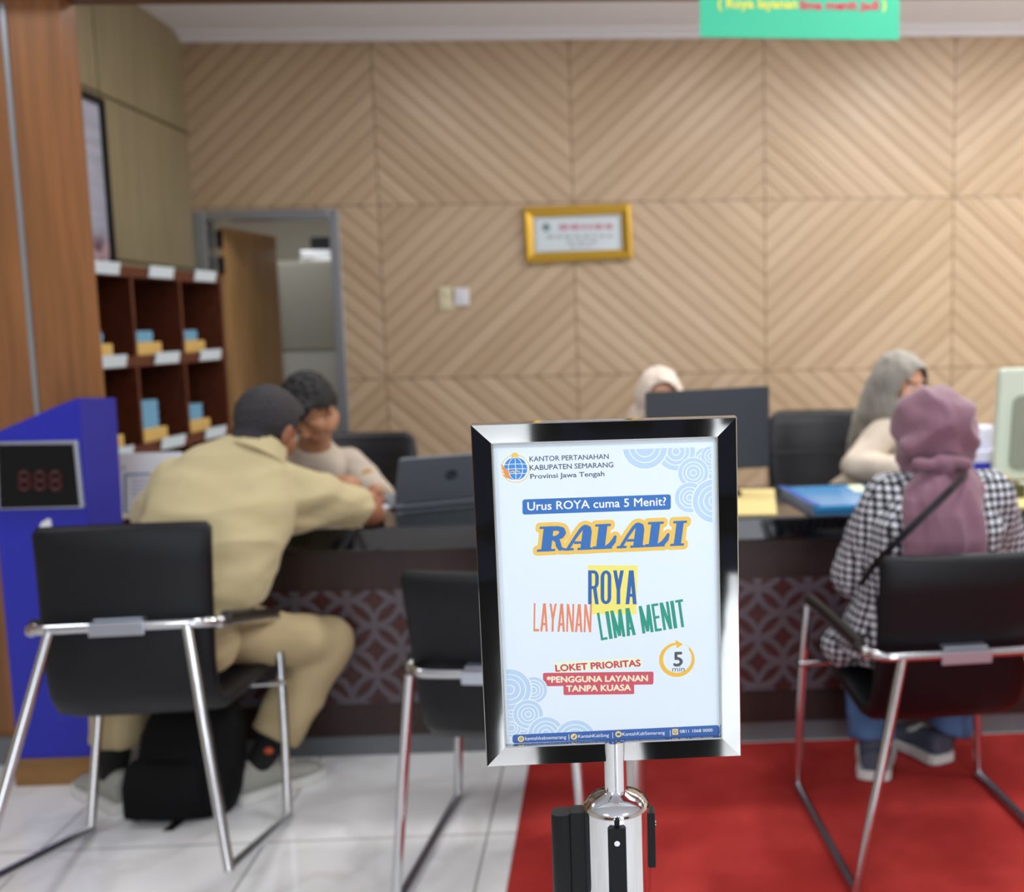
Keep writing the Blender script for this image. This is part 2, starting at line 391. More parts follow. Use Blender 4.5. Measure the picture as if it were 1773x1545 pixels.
# door opening with aluminium frame and an inward-opened leaf
d = struct(bpy.data.objects.new('door_1', None)); COL.objects.link(d); d.location = (-2.23, YW, 0); LM['door_1'] = Matrix.Translation((-2.23, YW, 0))
bm = B()
for x0, x1, z0, z1 in ((-2.285, -2.225, 0, 2.045), (-1.54, -1.485, 0, 2.045), (-2.225, -1.54, 1.995, 2.045)): bx(bm, x0, x1, YW - .015, YW + .13, z0, z1)
obj('door_frame', bm, M['alu'], d, bevel=.004)
bm = B(); ang = math.radians(DOORANG); lx = V((math.cos(ang), math.sin(ang), 0)); ly = V((-math.sin(ang), math.cos(ang), 0)); hp = V((-2.19, YW + .14, 0))
rot = Matrix.Rotation(ang, 3, 'Z'); box(bm, hp + lx * .36 + V((0, 0, .99)), (.72, .04, 1.96), rot)
leaf = obj('door_leaf', bm, M['doorwood'], d, bevel=.003)
bm = B(); tube(bm, [hp + lx * .66 + ly * -.02 + V((0, 0, 1.0)), hp + lx * .66 + ly * -.07 + V((0, 0, 1.0)), hp + lx * .55 + ly * -.07 + V((0, 0, 1.0))], .009); obj('door_handle', bm, M['alu'], leaf, smooth=True)
bm = B()
for z in (.3, 1.75, 1.9): box(bm, (-2.2, YW + .135, z), (.03, .03, .1))
obj('hinge', bm, M['plastic'], d)

# red carpet
bm = B(); prism(bm, rrect(-.275, 4.6, 1.15, 3.36, .02), lambda u, v, k: (u, v, .004 * k)); tag(obj('carpet', bm, M['carpet'], bevel=.002), 'flat red carpet spread over the white tiles in front of the counter', 'carpet')

# ------------------------------------------------------------------ grey storage cabinet seen through the doorway
t = thing('storage_cabinet', 'tall grey cabinet standing in the room behind the open door', 'cabinet', (-1.6, 7.4, 0))
bm = B(); bx(bm, -2.35, -1.0, 7.42, 7.8, .02, 1.835); obj('body', bm, M['grey'], t, bevel=.004)
for i, (x0, x1) in enumerate(((-2.34, -1.68), (-1.67, -1.01))):
    for z0, z1, mm in ((.05, 1.22, 'greyl'), (1.235, 1.815, 'grey')):
        bm = B(); bx(bm, x0, x1, 7.40, 7.42, z0, z1); dd = obj('door', bm, M[mm], t, bevel=.003)
        bm = B(); bx(bm, x1 - .06 if i == 0 else x0 + .04, x1 - .04 if i == 0 else x0 + .06, 7.385, 7.4, (z0 + z1) / 2 - .06, (z0 + z1) / 2 + .06); obj('handle', bm, M['alu'], dd)
p = at(560, 452, 7.55)
bm = B()
for k in range(6): box(bm, (p.x + .02 + .004 * (k % 2), 7.58, 1.838 + .006 + k * .012), (.3, .22, .0115), Matrix.Rotation(.03 * ((k * 7) % 5 - 2), 3, 'Z'))
tag(obj('paper_stack', bm, M['paper']), 'stack of white paper on top of the grey cabinet', 'paper')
bm = B(); prism(bm, rrect(p.x - .07, p.x + .13, 1.912, 2.0, .02), lambda u, v, k: (u, 7.5 + .16 * k, v)); tag(obj('black_case', bm, M['plastic'], bevel=.004), 'black case lying on the white paper stack behind the door', 'case')

# ------------------------------------------------------------------ wall things
c0, c1 = V((-.452, YW, 2.044)), V((.158, YW, 1.728))
t = thing('certificate', 'gold framed certificate hanging on the wooden chevron wall', 'picture', (-.147, YW, 1.885))
fw = .055
def rail(bm, a, b, nrm, w, prof):        # a mitred picture rail: a, b outer corners
    a, b = V(a), V(b); d = (b - a).normalized(); inn = d.cross(nrm).normalized()
    rings = []
    for u, h in prof: rings.append((a + inn * u + d * u + nrm * h, b + inn * u - d * u + nrm * h))
    loft(bm, [[r[0] for r in rings], [r[1] for r in rings]], True)
bm = B(); nr = V((0, -1, 0))
cs = [V((-.452, YW, 2.035)), V((.158, YW, 2.05)), V((.165, YW, 1.742)), V((-.445, YW, 1.726))]
for i in range(4): rail(bm, cs[i], cs[(i + 1) % 4], nr, fw, ((0, .001), (0, .03), (.02, .04), (fw - .012, .022), (fw, .016), (fw, .001)))
obj('frame', bm, M['gold'], t, smooth=True, angle=.4)
bm = B(); bx(bm, -.40, .115, YW - .012, YW - .002, 1.775, 1.995); obj('sheet', bm, mat('certificate_grey', 'aeb5ba', .35), t)
bm = B(); bx(bm, -.375, .085, YW - .014, YW - .0125, 1.795, 1.97, 0)
rb = random.Random(2)
for z, x0, x1, mi, hh in ((1.925, -.25, .06, 1, .034), (1.872, -.32, .06, 2, .018), (1.84, -.21, -.02, 2, .014), (1.815, -.19, -.06, 2, .012)):
    x = x0
    while x < x1:
        ww = .02 + rb.random() * .035; bx(bm, x, min(x1, x + ww), YW - .0155, YW - .0145, z - hh / 2, z + hh / 2, mi); x += ww + .012
lathe(bm, [(.024, 0), (.024, .001)], (0, 0, 0), 20, 3)
for v in bm.verts[-40:]: v.co = V((-.322 + v.co.x, YW - .0146 - v.co.z, 1.925 + v.co.y))
obj('print', bm, [mat('certificate_paper', 'c9d6de', .5), mat('certificate_rose', 'b98f9c', .6), mat('certificate_line', 'a3aab2', .6), mat('certificate_seal', '6f8795', .6)], t)
for nm, lab, px0, px1, py0, py1, mm, rock in (('light_switch', 'cream light switch plate on the chevron wall beside the white one', 760, 784, 497, 537, mat('switch_cream', 'cfc8a8', .45), 2), ('light_switch', 'smaller white light switch plate on the chevron wall beside the cream one', 787, 813, 499, 529, mat('switch_white', 'd8d8e0', .4), 1)):
    a, b = at(px0, py0, YW), at(px1, py1, YW); t = thing(nm, lab, 'switch', (a.x, YW, b.z))
    bm = B(); bx(bm, a.x, b.x, YW - .012, YW, b.z, a.z); obj('plate', bm, mm, t, bevel=.004)
    for k in range(rock):
        h = (a.z - b.z) / rock; zc = b.z + h * (k + .5); bm = B(); bx(bm, a.x + .022, b.x - .022, YW - .018, YW - .011, zc - h * .3, zc + h * .3); obj('rocker', bm, mm, t, bevel=.003)
# framed poster on the olive side wall
t = thing('wall_poster', 'tall black framed poster with pale sky on the olive side wall', 'poster', (XL, 4.8, 2.0))
bm = B()
for y0, y1, z0, z1 in ((4.15, 5.14, 2.41, 2.44), (4.15, 5.14, 1.67, 1.70), (5.11, 5.14, 1.70, 2.41), (4.15, 4.18, 1.70, 2.41)): bx(bm, XL, XL + .03, y0, y1, z0, z1)
obj('frame', bm, M['plastic'], t, bevel=.003)
m_, N_, L_, b_ = nmat('poster_print'); g = G(N_, L_); x, y, z, P_ = g.xyz()
band = g.noise(g.comb(g.m('MULTIPLY', y, 1.2), 0.0, g.m('MULTIPLY', z, 7.0)), 2.0, 3)
c_ = g.mix(g.step(band, .35, .68), lin('b4b6cc'), lin('9ba3b4')); low = g.m('SUBTRACT', 1.0, g.step(z, 1.76, 1.86)); fl = g.noise(P_, 16, 3)
c_ = g.mix(low, c_, g.mix(g.step(fl, .42, .58), lin('6d4a5e'), lin('b8a0aa'))); L_.new(c_, b_.inputs['Base Color']); b_.inputs['Roughness'].default_value = .35
bm = B(); bx(bm, XL, XL + .012, 4.18, 5.11, 1.70, 2.41); obj('print', bm, m_, t)

# green banner hanging from the beam
a, b = V((.2985, 3.25, 2.213)), V((.891, 3.25, 2.200))
t = thing('hanging_banner', 'green hanging banner with yellow and red lettering above the counter', 'banner', (.6, 3.25, 2.2))
bm = B(); hgt = .62
prism(bm, [(0, 0), (1, 0), (1, 1), (0, 1)], lambda u, v, k: (.2985 + .5925 * u, 3.25 + .006 * k, (2.213 - .013 * u) + hgt * v)); obj('panel', bm, M['banner'], t)
bm = B()
def bl(px, py): q = at(px, py, 3.2485); return V((q.x, 3.2485, q.z))
def btxt(s, x0, x1, yb, cap, mi, off=.03):
    A, Bq, C = bl(x0, yb), bl(x1, yb + .5), bl(x0 - .5, yb - cap); put_text(bm, s, lambda u, v: A + (Bq - A) * u + (C - A) * v, off, mi)
btxt('( Roya layanan', 1243, 1381, 13.5, 16, 0); btxt('lima menit jadi', 1386, 1522, 16, 16, 1); btxt(')', 1527, 1534, 15, 16, 0)
obj('lettering', bm, [M['btext'], M['btext2']], t)
for x in (.36, .83):
    bm = B(); tube(bm, [(x, 3.253, 2.82), (x, 3.253, 2.97), (x, 3.253, 3.0)], .003, 8); obj('cord', bm, M['plastic'], t)

# ------------------------------------------------------------------ service counter
CT = .76
t = thing('service_counter', 'long dark service counter with glossy black top and carved grey panels', 'counter', (.9, 3.6, 0))
X0, X1 = -1.49, 3.4
bm = B(); bx(bm, X0, X1, 3.325, 3.98, CT - .075, CT); top = obj('countertop', bm, M['granite'], t, bevel=.006)
bm = B(); bx(bm, X0 + .03, X1, 3.35, 3.92, .075, CT - .075); obj('body', bm, M['wood'], t)
bm = B(); bx(bm, X0 + .02, X1, 3.375, 3.9, 0, .075); obj('plinth', bm, M['plinth'], t)
for x0, x1 in ((-1.40, -.14), (-.06, 1.2), (1.28, 2.5)):
    bm = B(); bx(bm, x0, x1, 3.342, 3.352, .185, .555); obj('lattice_panel', bm, M['lattice'], t, bevel=.002)

# ------------------------------------------------------------------ pigeonhole shelf against the olive wall
sa = math.radians(84); so = V((-1.88, 5.4, 0))
SM = Matrix.Translation(so) @ Matrix.Rotation(sa, 4, 'Z')
t = thing('pigeonhole_shelf', 'dark brown pigeonhole shelf with white tags along the olive side wall', 'shelf', so, sa)
pw, rows, dep = .404, [.14, .513, .885, 1.258, 1.63], .26
def sh(bm, x0, x1, y0, y1, z0, z1, mi=0): bx(bm, x0, x1, y0, y1, z0, z1, mi)
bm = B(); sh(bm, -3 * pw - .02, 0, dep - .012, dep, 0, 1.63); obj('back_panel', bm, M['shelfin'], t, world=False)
for k in range(4):
    bm = B(); sh(bm, -k * pw - .02, -k * pw, 0, dep - .012, 0, 1.63); obj('upright', bm, M['shelf'], t, world=False)
for z in rows:
    bm = B(); sh(bm, -3 * pw - .02, 0, -.004, dep - .012, z - .022, z + .022); obj('board', bm, M['shelf'], t, world=False)
for r in (2, 3, 4):
    for k in range(3):
        bm = B(); cx = -(k + .5) * pw + .015 - (.03 if k == 2 else 0); box(bm, (cx, -.012, rows[r] + .008), (.205, .004, .05), Matrix.Rotation(math.radians(12), 3, 'X')); obj('label_tag', bm, M['tag'], t, world=False)
def tray(r, k, hb, lab, xo=0.0, blue=True):
    o = SM @ V((-(k + 1) * pw + .13 + xo, .07, rows[r] + .0225)); q = thing('card_tray', lab, 'card tray', o, sa, 'card trays in the pigeonholes')
    bm = B(); bx(bm, -.105, .105, -.05, .10, 0, .055); bx(bm, -.095, .095, -.04, .09, .05, .056); obj('tray', bm, M['yellow'], q, world=False, bevel=.004)
    if blue:
        bm = B(); n = int(hb / .012)
        for i in range(n): box(bm, (-.012 + .004 * (i % 3 - 1), .025, .0565 + .006 + i * .012), (.165, .11, .0112))
        obj('card_stack', bm, M['bluecard'], q, world=False)
tray(3, 2, .055, 'yellow tray with blue cards in the upper pigeonhole beside the orange pillar', .02); tray(3, 1, .055, 'yellow tray with blue cards in the middle pigeonhole of the upper row'); tray(3, 0, .055, 'yellow tray with blue cards in the upper pigeonhole nearest the door')
tray(2, 2, 0, 'yellow tray without cards in the pigeonhole behind the blue kiosk', .05, False); tray(2, 1, .125, 'yellow tray with a tall blue card pile, middle of the second pigeonhole row'); tray(2, 0, .075, 'yellow tray with blue cards in the second row pigeonhole nearest the door')

# ------------------------------------------------------------------ blue queue kiosk
t = thing('queue_kiosk', 'blue queue number kiosk with dark display beside the orange pillar', 'kiosk', (-1.69, 3.3, 0))
fy, by = 3.235, 3.392
bm = B()
def kb(u, v, k): return (u + (.034 if k and u > -1.7 else 0), (fy, by)[k], v - (.012 if k and v > 1 else 0))
prism(bm, [(-1.835, .085), (-1.583, .085), (-1.562, 1.192), (-1.60, 1.18), (-1.835, 1.085)], kb)
body = obj('body', bm, [M['blue'], M['bluedark']], t)
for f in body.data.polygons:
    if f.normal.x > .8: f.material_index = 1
bm = B(); bx(bm, -1.845, -1.60, 3.225, 3.39, 0, .085); obj('base', bm, M['board'], t, bevel=.003)
def kp(px, py, y=fy): return at(px, py, y)
q = [kp(0 - 2, 765), kp(137, 762), kp(148, 878), kp(3, 881)]
bm = B(); vs = lambda pts, y: [V((p.x, y, p.z)) for p in pts]
loft(bm, [vs(q, fy), vs(q, fy - .018)]); disp = obj('display_frame', bm, M['silver'], t, bevel=.002)
q2 = [kp(2, 769), kp(132, 768), kp(143, 875), kp(6, 879)]; bm = B(); loft(bm, [vs(q2, fy - .0181), vs(q2, fy - .0195)]); scr = obj('screen', bm, M['screen'], t)
bm = B(); segs = {'a': ((.15, 1), (.85, 1)), 'b': ((1, .95), (1, .55)), 'c': ((1, .45), (1, .05)), 'd': ((.15, 0), (.85, 0)), 'e': ((0, .05), (0, .45)), 'f': ((0, .55), (0, .95)), 'g': ((.15, .5), (.85, .5))}
for px in (35, 62, 89):
    A, Bq, C = kp(px, 848, fy - .02), kp(px + 16, 847.6, fy - .02), kp(px - 1, 818, fy - .02)
    for (u0_, v0_), (u1_, v1_) in segs.values():
        tube(bm, [A + (Bq - A) * u0_ + (C - A) * v0_, A + (Bq - A) * u1_ + (C - A) * v1_], .0042, 6)
obj('digit', bm, M['digit'], scr)
bm = B(); e = [kp(x, y, fy) for x, y in ((69, 912), (72, 905), (83, 898), (88, 899), (90, 914), (88, 930), (70, 930))]; loft(bm, [vs(e, fy), vs(e, fy - .0015)]); obj('emblem', bm, M['white'], t)

# ------------------------------------------------------------------ visitor chairs
def chair(lab, loc, rotz, tilt=0.0, W=.555, rf=None, lt=.155):
    t = thing('visitor_chair', lab, 'chair', loc, rotz, 'chrome framed visitor chairs at the counter', rotx=-tilt)
    hw = W / 2; R = .0125; rf = rf or hw + .005; rb = hw - .045; yb = -.548
    # leather shell swept from the top of the back to the front of the seat
    path = [(-.535, .815), (-.532, .80), (-.515, .73), (-.495, .64), (-.475, .55), (-.455, .47), (-.43, .415), (-.39, .38), (-.34, .372), (-.26, .383), (-.15, .40), (-.02, .425), (.035, .432), (.048, .434)]
    pts = [V((0, y, z)) for y, z in path]; rings = []
    for i, p in enumerate(pts):
        tt = (pts[min(i + 1, len(pts) - 1)] - pts[max(i - 1, 0)]).normalized(); nn = V((1, 0, 0)).cross(tt)
        f = i / (len(pts) - 1); wdt = .208 - .012 * math.sin(PI * f)
        th = .024
        if i in (0, len(pts) - 1): wdt -= .012; th = .008
        ring = super_ring(p, V((1, 0, 0)), nn, wdt, th, 32, 5.0)
        for q in ring:                                        # the back is dished towards the sitter
            if z_is_back(i): q.y -= .0 + .02 * (1 - (q.x / .21) ** 2) * (1 if i < 7 else .4)
        rings.append(ring)
    bm = B(); loft(bm, rings); obj('seat_shell', bm, M['leather'], t, smooth=True, world=False, angle=1.2)
    zb = .572
    for s in (-1, 1):
        bm = B(); tube(bm, fillet([(s * hw, 0, R), (s * (hw - .012), .002, .3), (s * (hw - .03), .0, zb - .02)], .1), R, 14, cap=True); obj('leg', bm, M['chair_chrome'], t, True, world=False)
        bm = B(); tube(bm, [(s * lt, yb, zb - .004), (s * rf, -.60, R)], R, 14); obj('leg', bm, M['chair_chrome'], t, True, world=False)
        bm = B(); tube(bm, [(s * rf, -.60, R), (s * hw, 0, R)], R, 14)
        ell(bm, (s * rf, -.60, R), R * 1.02); ell(bm, (s * hw, 0, R), R * 1.08); obj('runner', bm, M['chair_chrome'], t, True, world=False)
        bm = B(); tube(bm, fillet([(s * (hw - .031), -.03, zb + .012), (s * (hw - .04), -.25, zb + .012), (s * (rb + .002), -.47, zb + .012)], .05), .0155, 10); obj('armrest', bm, M['armpad'], t, True, world=False)
    bm = B(); tube(bm, fillet([(-(hw - .03), 0, zb - .03), (-(hw - .03), 0, zb), (-rb, -.49, zb), (-rb + .03, yb, zb), (rb - .03, yb, zb), (rb, -.49, zb), (hw - .03, 0, zb), (hw - .03, 0, zb - .03)], .035), R, 14)
    for s in (-1, 1): ell(bm, (s * (rb - .006), -.50, zb), .0165)
    obj('back_rail', bm, M['chair_chrome'], t, True, world=False)
    bm = B(); box(bm, (0, yb - .014, zb - .006), (.125, .005, .032), Matrix.Rotation(.1, 3, 'X')); box(bm, (0, yb + .012, zb + .016), (.11, .04, .006)); obj('bracket', bm, M['silver'], t, world=False, bevel=.002)
    bm = B(); tube(bm, [(-(hw - .005), -.01, .385), (hw - .005, -.01, .385)], .008, 10); obj('crossbar', bm, M['chair_chrome'], t, True, world=False)
    return t
def z_is_back(i): return i < 9
CHL = dict(loc=(-1.195, 2.905, 0), rz=math.radians(3.9), tilt=math.radians(14.5))
chair('black leather visitor chair with chrome sled legs beside the blue kiosk', CHL['loc'], CHL['rz'], CHL['tilt'], W=.532)
chair('empty black leather visitor chair standing partly behind the sign', (-.215, 2.975, .002), math.radians(-8), W=.50, rf=.235, lt=.19)
chair('black leather visitor chair standing on the red carpet', (.81, 3.01, .0045), math.radians(3.8))

# ------------------------------------------------------------------ office chairs behind the counter
def office_chair(lab, loc, rotz, bw=.26, zt=.96):
    t = thing('office_chair', lab, 'office chair', loc, rotz, 'dark office chairs behind the counter')
    rings = []
    for i, (y, z, wd, th) in enumerate(((.20, .50, .215, .03), (.205, .52, .225, .045), (.22, .60, bw * .97, .05), (.235, .70, bw, .045), (.25, .82, bw, .042), (.26, zt - .06, bw * .99, .040), (.268, zt - .03, bw * .96, .034), (.271, zt - .012, bw * .90, .026), (.272, zt, bw * .80, .012))):
        r_ = super_ring((0, y, z), V((1, 0, 0)), V((0, 1, 0)), wd, th, 32, 4)
        rings.append([V((p.x, p.y - .05 * (p.x / bw) ** 2, p.z)) for p in r_])
    bm = B(); loft(bm, rings); back = obj('backrest', bm, M['office'], t, True, world=False, angle=1.3)
    bm = B()
    for z in (.645, .79):
        tube(bm, [(x, .177 - .05 * (x / bw) ** 2 + (z - .6) * .12, z) for x in np.linspace(-bw * .93, bw * .93, 9)], .004, 6)
    obj('seam', bm, M['plastic'], back, True, world=False)
    bm = B(); loft(bm, [super_ring((0, -.02, z), V((1, 0, 0)), V((0, 1, 0)), w_, w_, 32, 4) for z, w_ in ((.41, .21), (.42, .235), (.46, .245), (.495, .24), (.505, .21))]); obj('seat', bm, M['office'], t, True, world=False, angle=1.3)
    for s in (-1, 1):
        bm = B(); tube(bm, fillet([(s * .245, .06, .43), (s * .29, .06, .45), (s * .29, .05, .66), (s * .285, -.16, .67)], .04), .016, 10); obj('armrest', bm, M['chrome'] if s > 5 else M['alu'], t, True, world=False)
    bm = B(); lathe(bm, [(.03, .06), (.03, .25), (.02, .25), (.02, .41)], n=16); obj('gas_lift', bm, M['plastic'], t, True, world=False)
    for k in range(5):
        a_ = 2 * PI * k / 5 + .3; e_ = V((math.cos(a_) * .28, math.sin(a_) * .28, .075))
        bm = B(); tube(bm, [(0, 0, .10), e_], [.026, .016], 8); obj('leg', bm, M['alu'], t, True, world=False)
        bm = B(); q_ = V((-math.sin(a_), math.cos(a_), 0)); tube(bm, [e_ * 1.0 - q_ * .02 + V((0, 0, -.047)), e_ + q_ * .02 + V((0, 0, -.047))], .028, 14); obj('caster', bm, M['plastic'], t, True, world=False)
    return t

# ------------------------------------------------------------------ things on the counter
Zt = CT + .001
# laptop seen from behind
lo = V((-.735, 3.64, CT)); la = math.radians(24)
t = thing('laptop', 'grey open laptop seen from behind on the glossy counter', 'laptop', lo, la)
bm = B(); prism(bm, rrect(0, .37, 0.0, .245, .012), lambda u, v, k: (u, v, .004 + .016 * k)); obj('base', bm, M['laptop'], t, world=False, bevel=.002)
tl = math.radians(33)
def lid(u, v, k): return (u, .006 - math.sin(tl) * v - .007 * k * math.cos(tl), .022 + math.cos(tl) * v - .007 * k * math.sin(tl))
bm = B(); prism(bm, rrect(0, .37, 0, .20, .010), lid); ld = obj('lid', bm, M['laptop'], t, world=False, bevel=.0015)
bm = B(); cx_, cz_, rr_ = .185, .115, .021
loft(bm, [[V(lid(cx_ + rr_ * math.cos(a_), cz_ + rr_ * math.sin(a_), k)) for a_ in np.linspace(0, 2 * PI, 28, endpoint=False)] for k in (1.0, 1.06)])
lg = obj('logo', bm, [M['logo'], M['laptop']], ld, world=False)
bm = B(); put_text(bm, 'hp', lambda u, v: V(lid(cx_ - .012 + .024 * u + .004 * v * .5, cz_ - .006 + .014 * v, 1.14)), .01, cap=.7); obj('logo_letters', bm, M['laptop'], lg, world=False)
bm = B(); tube(bm, [(.03, .004, .02), (.34, .004, .02)], .007, 10); obj('hinge', bm, M['gun'], t, True, world=False)
# documents between the two men
for px, py, rz_, sz, lab in ((648, 862, .5, (.15, .10), 'white paper sheet lying under the hands beside the laptop'), (655, 878, -.3, (.16, .11), 'white paper sheet lying on the counter edge close to the laptop')):
    c_ = atz(px, py, CT); bm = B(); box(bm, (c_.x - .03, c_.y, CT + .0022 + (.003 if py < 870 else 0)), (sz[0], sz[1], .002), Matrix.Rotation(rz_, 3, 'Z')); tag(obj('paper_sheet', bm, M['paper']), lab, 'paper', 'loose papers on the counter')
# white notice stand near the kiosk
ns = V((-1.40, 3.62, CT)); na = math.radians(-12)
t = thing('notice_stand', 'white acrylic notice stand with blue bordered sheet beside the kiosk', 'notice stand', (-1.555, 3.62, CT), math.radians(4))
bm = B(); prism(bm, rrect(-.12, .12, 0, .215, .02), lambda u, v, k: (u, v * .18 + .006 * k, v + .0)); obj('panel', bm, M['white'], t, world=False, bevel=.0015)
bm = B(); bx(bm, -.12, .12, .0, .12, 0, .005); obj('foot', bm, M['white'], t, world=False)
bm = B()
def nb(u0_, u1_, v0_, v1_, mi): prism(bm, [(u0_, v0_), (u1_, v0_), (u1_, v1_), (u0_, v1_)], lambda u, v, k: (u, v * .18 - .0008 - .0007 * k, v), mi)
nb(-.075, .105, .02, .023, 0); nb(-.075, .105, .142, .148, 0); nb(-.075, -.068, .02, .148, 0); nb(.098, .105, .02, .148, 0)
for z_ in (.125, .112, .099, .086, .073): nb(-.05, .08, z_, z_ + .004, 1)
lathe(bm, [(.004, 0), (.004, .002)], (0, 0, 0), 12, 2)
for v in bm.verts[-24:]: v.co = V((-.075 + v.co.x, .168 * .18 - .001 - v.co.z, .168 + v.co.y))
obj('sheet_print', bm, [mat('notice_blue', '3f6c9c', .5), mat('notice_line', 'b0b8cc', .5), M['plastic']], t, world=False)
bm = B(); c_ = atz(208, 895, CT)
for k in range(3): box(bm, (c_.x, c_.y - .03, CT + .004 + k * .006), (.075, .11, .0055), Matrix.Rotation(.05 * k, 3, 'Z'))
tag(obj('envelope_stack', bm, mat('envelope_cream', 'd8c9a8', .7)), 'small stack of cream envelopes on the counter in front of the notice stand', 'envelopes')
# yellow folders and the blue folder
def slab(name, pts, z0, th, mm, lab, cat, group=None):
    bm = B(); loft(bm, [[V((p[0], p[1], z0 + th * k)) for p in pts] for k in (0, 1)]); return tag(obj(name, bm, mm, bevel=.001), lab, cat, group)
slab('document_folder', [(.30, 3.36), (.535, 3.355), (.605, 3.85), (.36, 3.87)], CT + .0005, .006, M['manila'], 'pale yellow document folder on the counter behind the sign', 'folder', 'yellow folders on the counter')
q = [atz(x, y, CT) for x, y in ((1705, 884), (1790, 880), (1790, 846), (1720, 848))]
slab('document_folder', [(p.x, p.y) for p in q], CT + .0005, .006, M['manila'], 'pale yellow document folder on the counter behind the woman in the mauve headscarf', 'folder', 'yellow folders on the counter')
t = thing('plastic_folder', 'glossy blue plastic folder lying on the counter beside the checked shirt', 'folder', (.76, 3.6, CT))
fp = [(.625, 3.80), (.665, 3.40), (.90, 3.42), (.93, 3.83)]
bm = B(); loft(bm, [[V((x, y, CT + .0005 + .018 * k)) for x, y in fp] for k in (0, 1)]); obj('pocket', bm, M['folder'], t, bevel=.003)
bm = B(); loft(bm, [[V((x, y, CT + .0186 + .004 * k)) for x, y in ((.612, 3.815), (.642, 3.79), (.682, 3.40), (.66, 3.395))] for k in (0, 1)]); obj('spine', bm, M['folderd'], t)
bm = B(); loft(bm, [[V((x, y, CT + .0186 + .002 * k)) for x, y in ((.86, 3.66), (.90, 3.66), (.915, 3.80), (.86, 3.80))] for k in (0, 1)]); obj('label', bm, mat('folder_label', 'dfe8c0', .5), t)
# black monitor seen from behind
t = thing('monitor', 'black flat monitor seen from behind on the counter', 'monitor', (.357, 3.78, CT + .0066), math.radians(1.5))
bm = B(); prism(bm, rrect(-.222, .222, .082, .375, .006), lambda u, v, k: (u, .0 + .022 * k, v + u * .03)); sc_ = obj('back_cover', bm, M['monitor'], t, world=False, bevel=.003)
bm = B(); prism(bm, rrect(-.1, .1, .11, .27, .03), lambda u, v, k: (u * (1 - .1 * k), -.02 * k + .001, v)); obj('housing', bm, M['monitor'], t, world=False, bevel=.004)
bm = B(); prism(bm, rrect(-.217, .217, .09, .37, .004), lambda u, v, k: (u, .0222 + .001 * k, v + u * .03)); obj('screen', bm, M['screen'], t, world=False)
bm = B(); bx(bm, -.03, .03, -.03, -.012, .01, .20); obj('stand', bm, M['plastic'], t, world=False, bevel=.003)
bm = B(); prism(bm, rrect(-.11, .11, -.085, .085, .02), lambda u, v, k: (u, v, .001 + .01 * k)); obj('foot', bm, M['plastic'], t, world=False, bevel=.002)
# pale monitor at the edge of the picture
t = thing('monitor', 'pale mint monitor casing seen from behind at the far end of the counter', 'monitor', (1.60, 3.72, CT), math.radians(-4))
bm = B(); prism(bm, rrect(-.225, .225, .035, .435, .02), lambda u, v, k: (u + v * .05, .0 + .05 * k, v)); obj('back_cover', bm, M['mint'], t, world=False, bevel=.012)
bm = B(); prism(bm, rrect(-.175, .175, .075, .34, .03), lambda u, v, k: (u + v * .05, -.012 * k + .001, v)); obj('housing', bm, M['mintin'], t, world=False, bevel=.004)
bm = B(); bx(bm, -.04, .04, .01, .04, .005, .2); obj('stand', bm, M['mint'], t, world=False, bevel=.004)
bm = B(); prism(bm, rrect(-.12, .12, -.08, .1, .03), lambda u, v, k: (u, v, .001 + .012 * k)); obj('foot', bm, M['mint'], t, world=False, bevel=.003)
# tissue box and small olive box
tb = at(1700, 800, 3.88)
t = thing('tissue_box', 'white and blue tissue box on the counter near the pale monitor', 'tissue box', (tb.x, 3.88, CT))
bm = B(); bx(bm, -.05, .05, -.05, .05, 0, .13); bx(bm, -.0502, .0502, -.0502, .0502, .03, .09, 1)
obj('box', bm, [M['tissue'], M['tblue']], t, world=False, bevel=.002)
bm = B(); rb = random.Random(5)
loft(bm, [[V(((.03 + .022 * (k / 5)) * math.cos(a_) * (1 + .25 * math.sin(3 * a_ + k)), .02 * math.sin(a_) * (1 + .3 * math.cos(2 * a_ + k)) + .004 * k, .128 + .018 * k)) for a_ in np.linspace(0, 2 * PI, 18, endpoint=False)] for k in range(6)]); obj('tissue', bm, M['tissue'], t, True, world=False, angle=2)
p = atz(1712, 848, CT)
t = thing('trinket_box', 'small olive box with brass knob in front of the tissue box', 'box', (p.x - .01, 3.56, CT))
bm = B(); bx(bm, -.055, .055, -.04, .04, 0, .05); obj('box', bm, M['olivebox'], t, world=False, bevel=.004)
bm = B(); lathe(bm, [(.004, .05), (.004, .056), (.012, .062), (.014, .07), (.008, .078), (.001, .08)], n=14); obj('knob', bm, M['brass'], t, True, world=False)

# ------------------------------------------------------------------ the stanchion sign
SC = V((-.002, .971, 1.1345)); SW, SHt = .2413, .325; sy, sr, st_ = .003, .0059, -.0181
sx_ = V((math.cos(sy), math.sin(sy), 0)); sn = V((math.sin(sy), -math.cos(sy), 0)); su = V((0, 0, 1)) * math.cos(st_) - sn * math.sin(st_)
SX = sx_ * math.cos(sr) + su * math.sin(sr); SU = su * math.cos(sr) - sx_ * math.sin(sr); SN = SX.cross(SU)       # SN points to the viewer
def S(px, py):                            # a pixel of the photo to the sign's own flat coordinates
    dd = ray(px, py); k = (SC - EYE).dot(SN) / dd.dot(SN); q = EYE + dd * k - SC
    return q.dot(SX), q.dot(SU)
def SP(u, v, h): return SC + SX * u + SU * v + SN * h
PX, PY = SC.x + .0015, SC.y + .006        # axis of the post
sign = thing('sign_stand', 'chrome stanchion carrying a framed white service poster in the foreground', 'sign', (PX, PY, .007))
oc = [(-SW / 2, SHt / 2), (-SW / 2, -SHt / 2), (SW / 2, -SHt / 2), (SW / 2, SHt / 2)]
rw = .0193
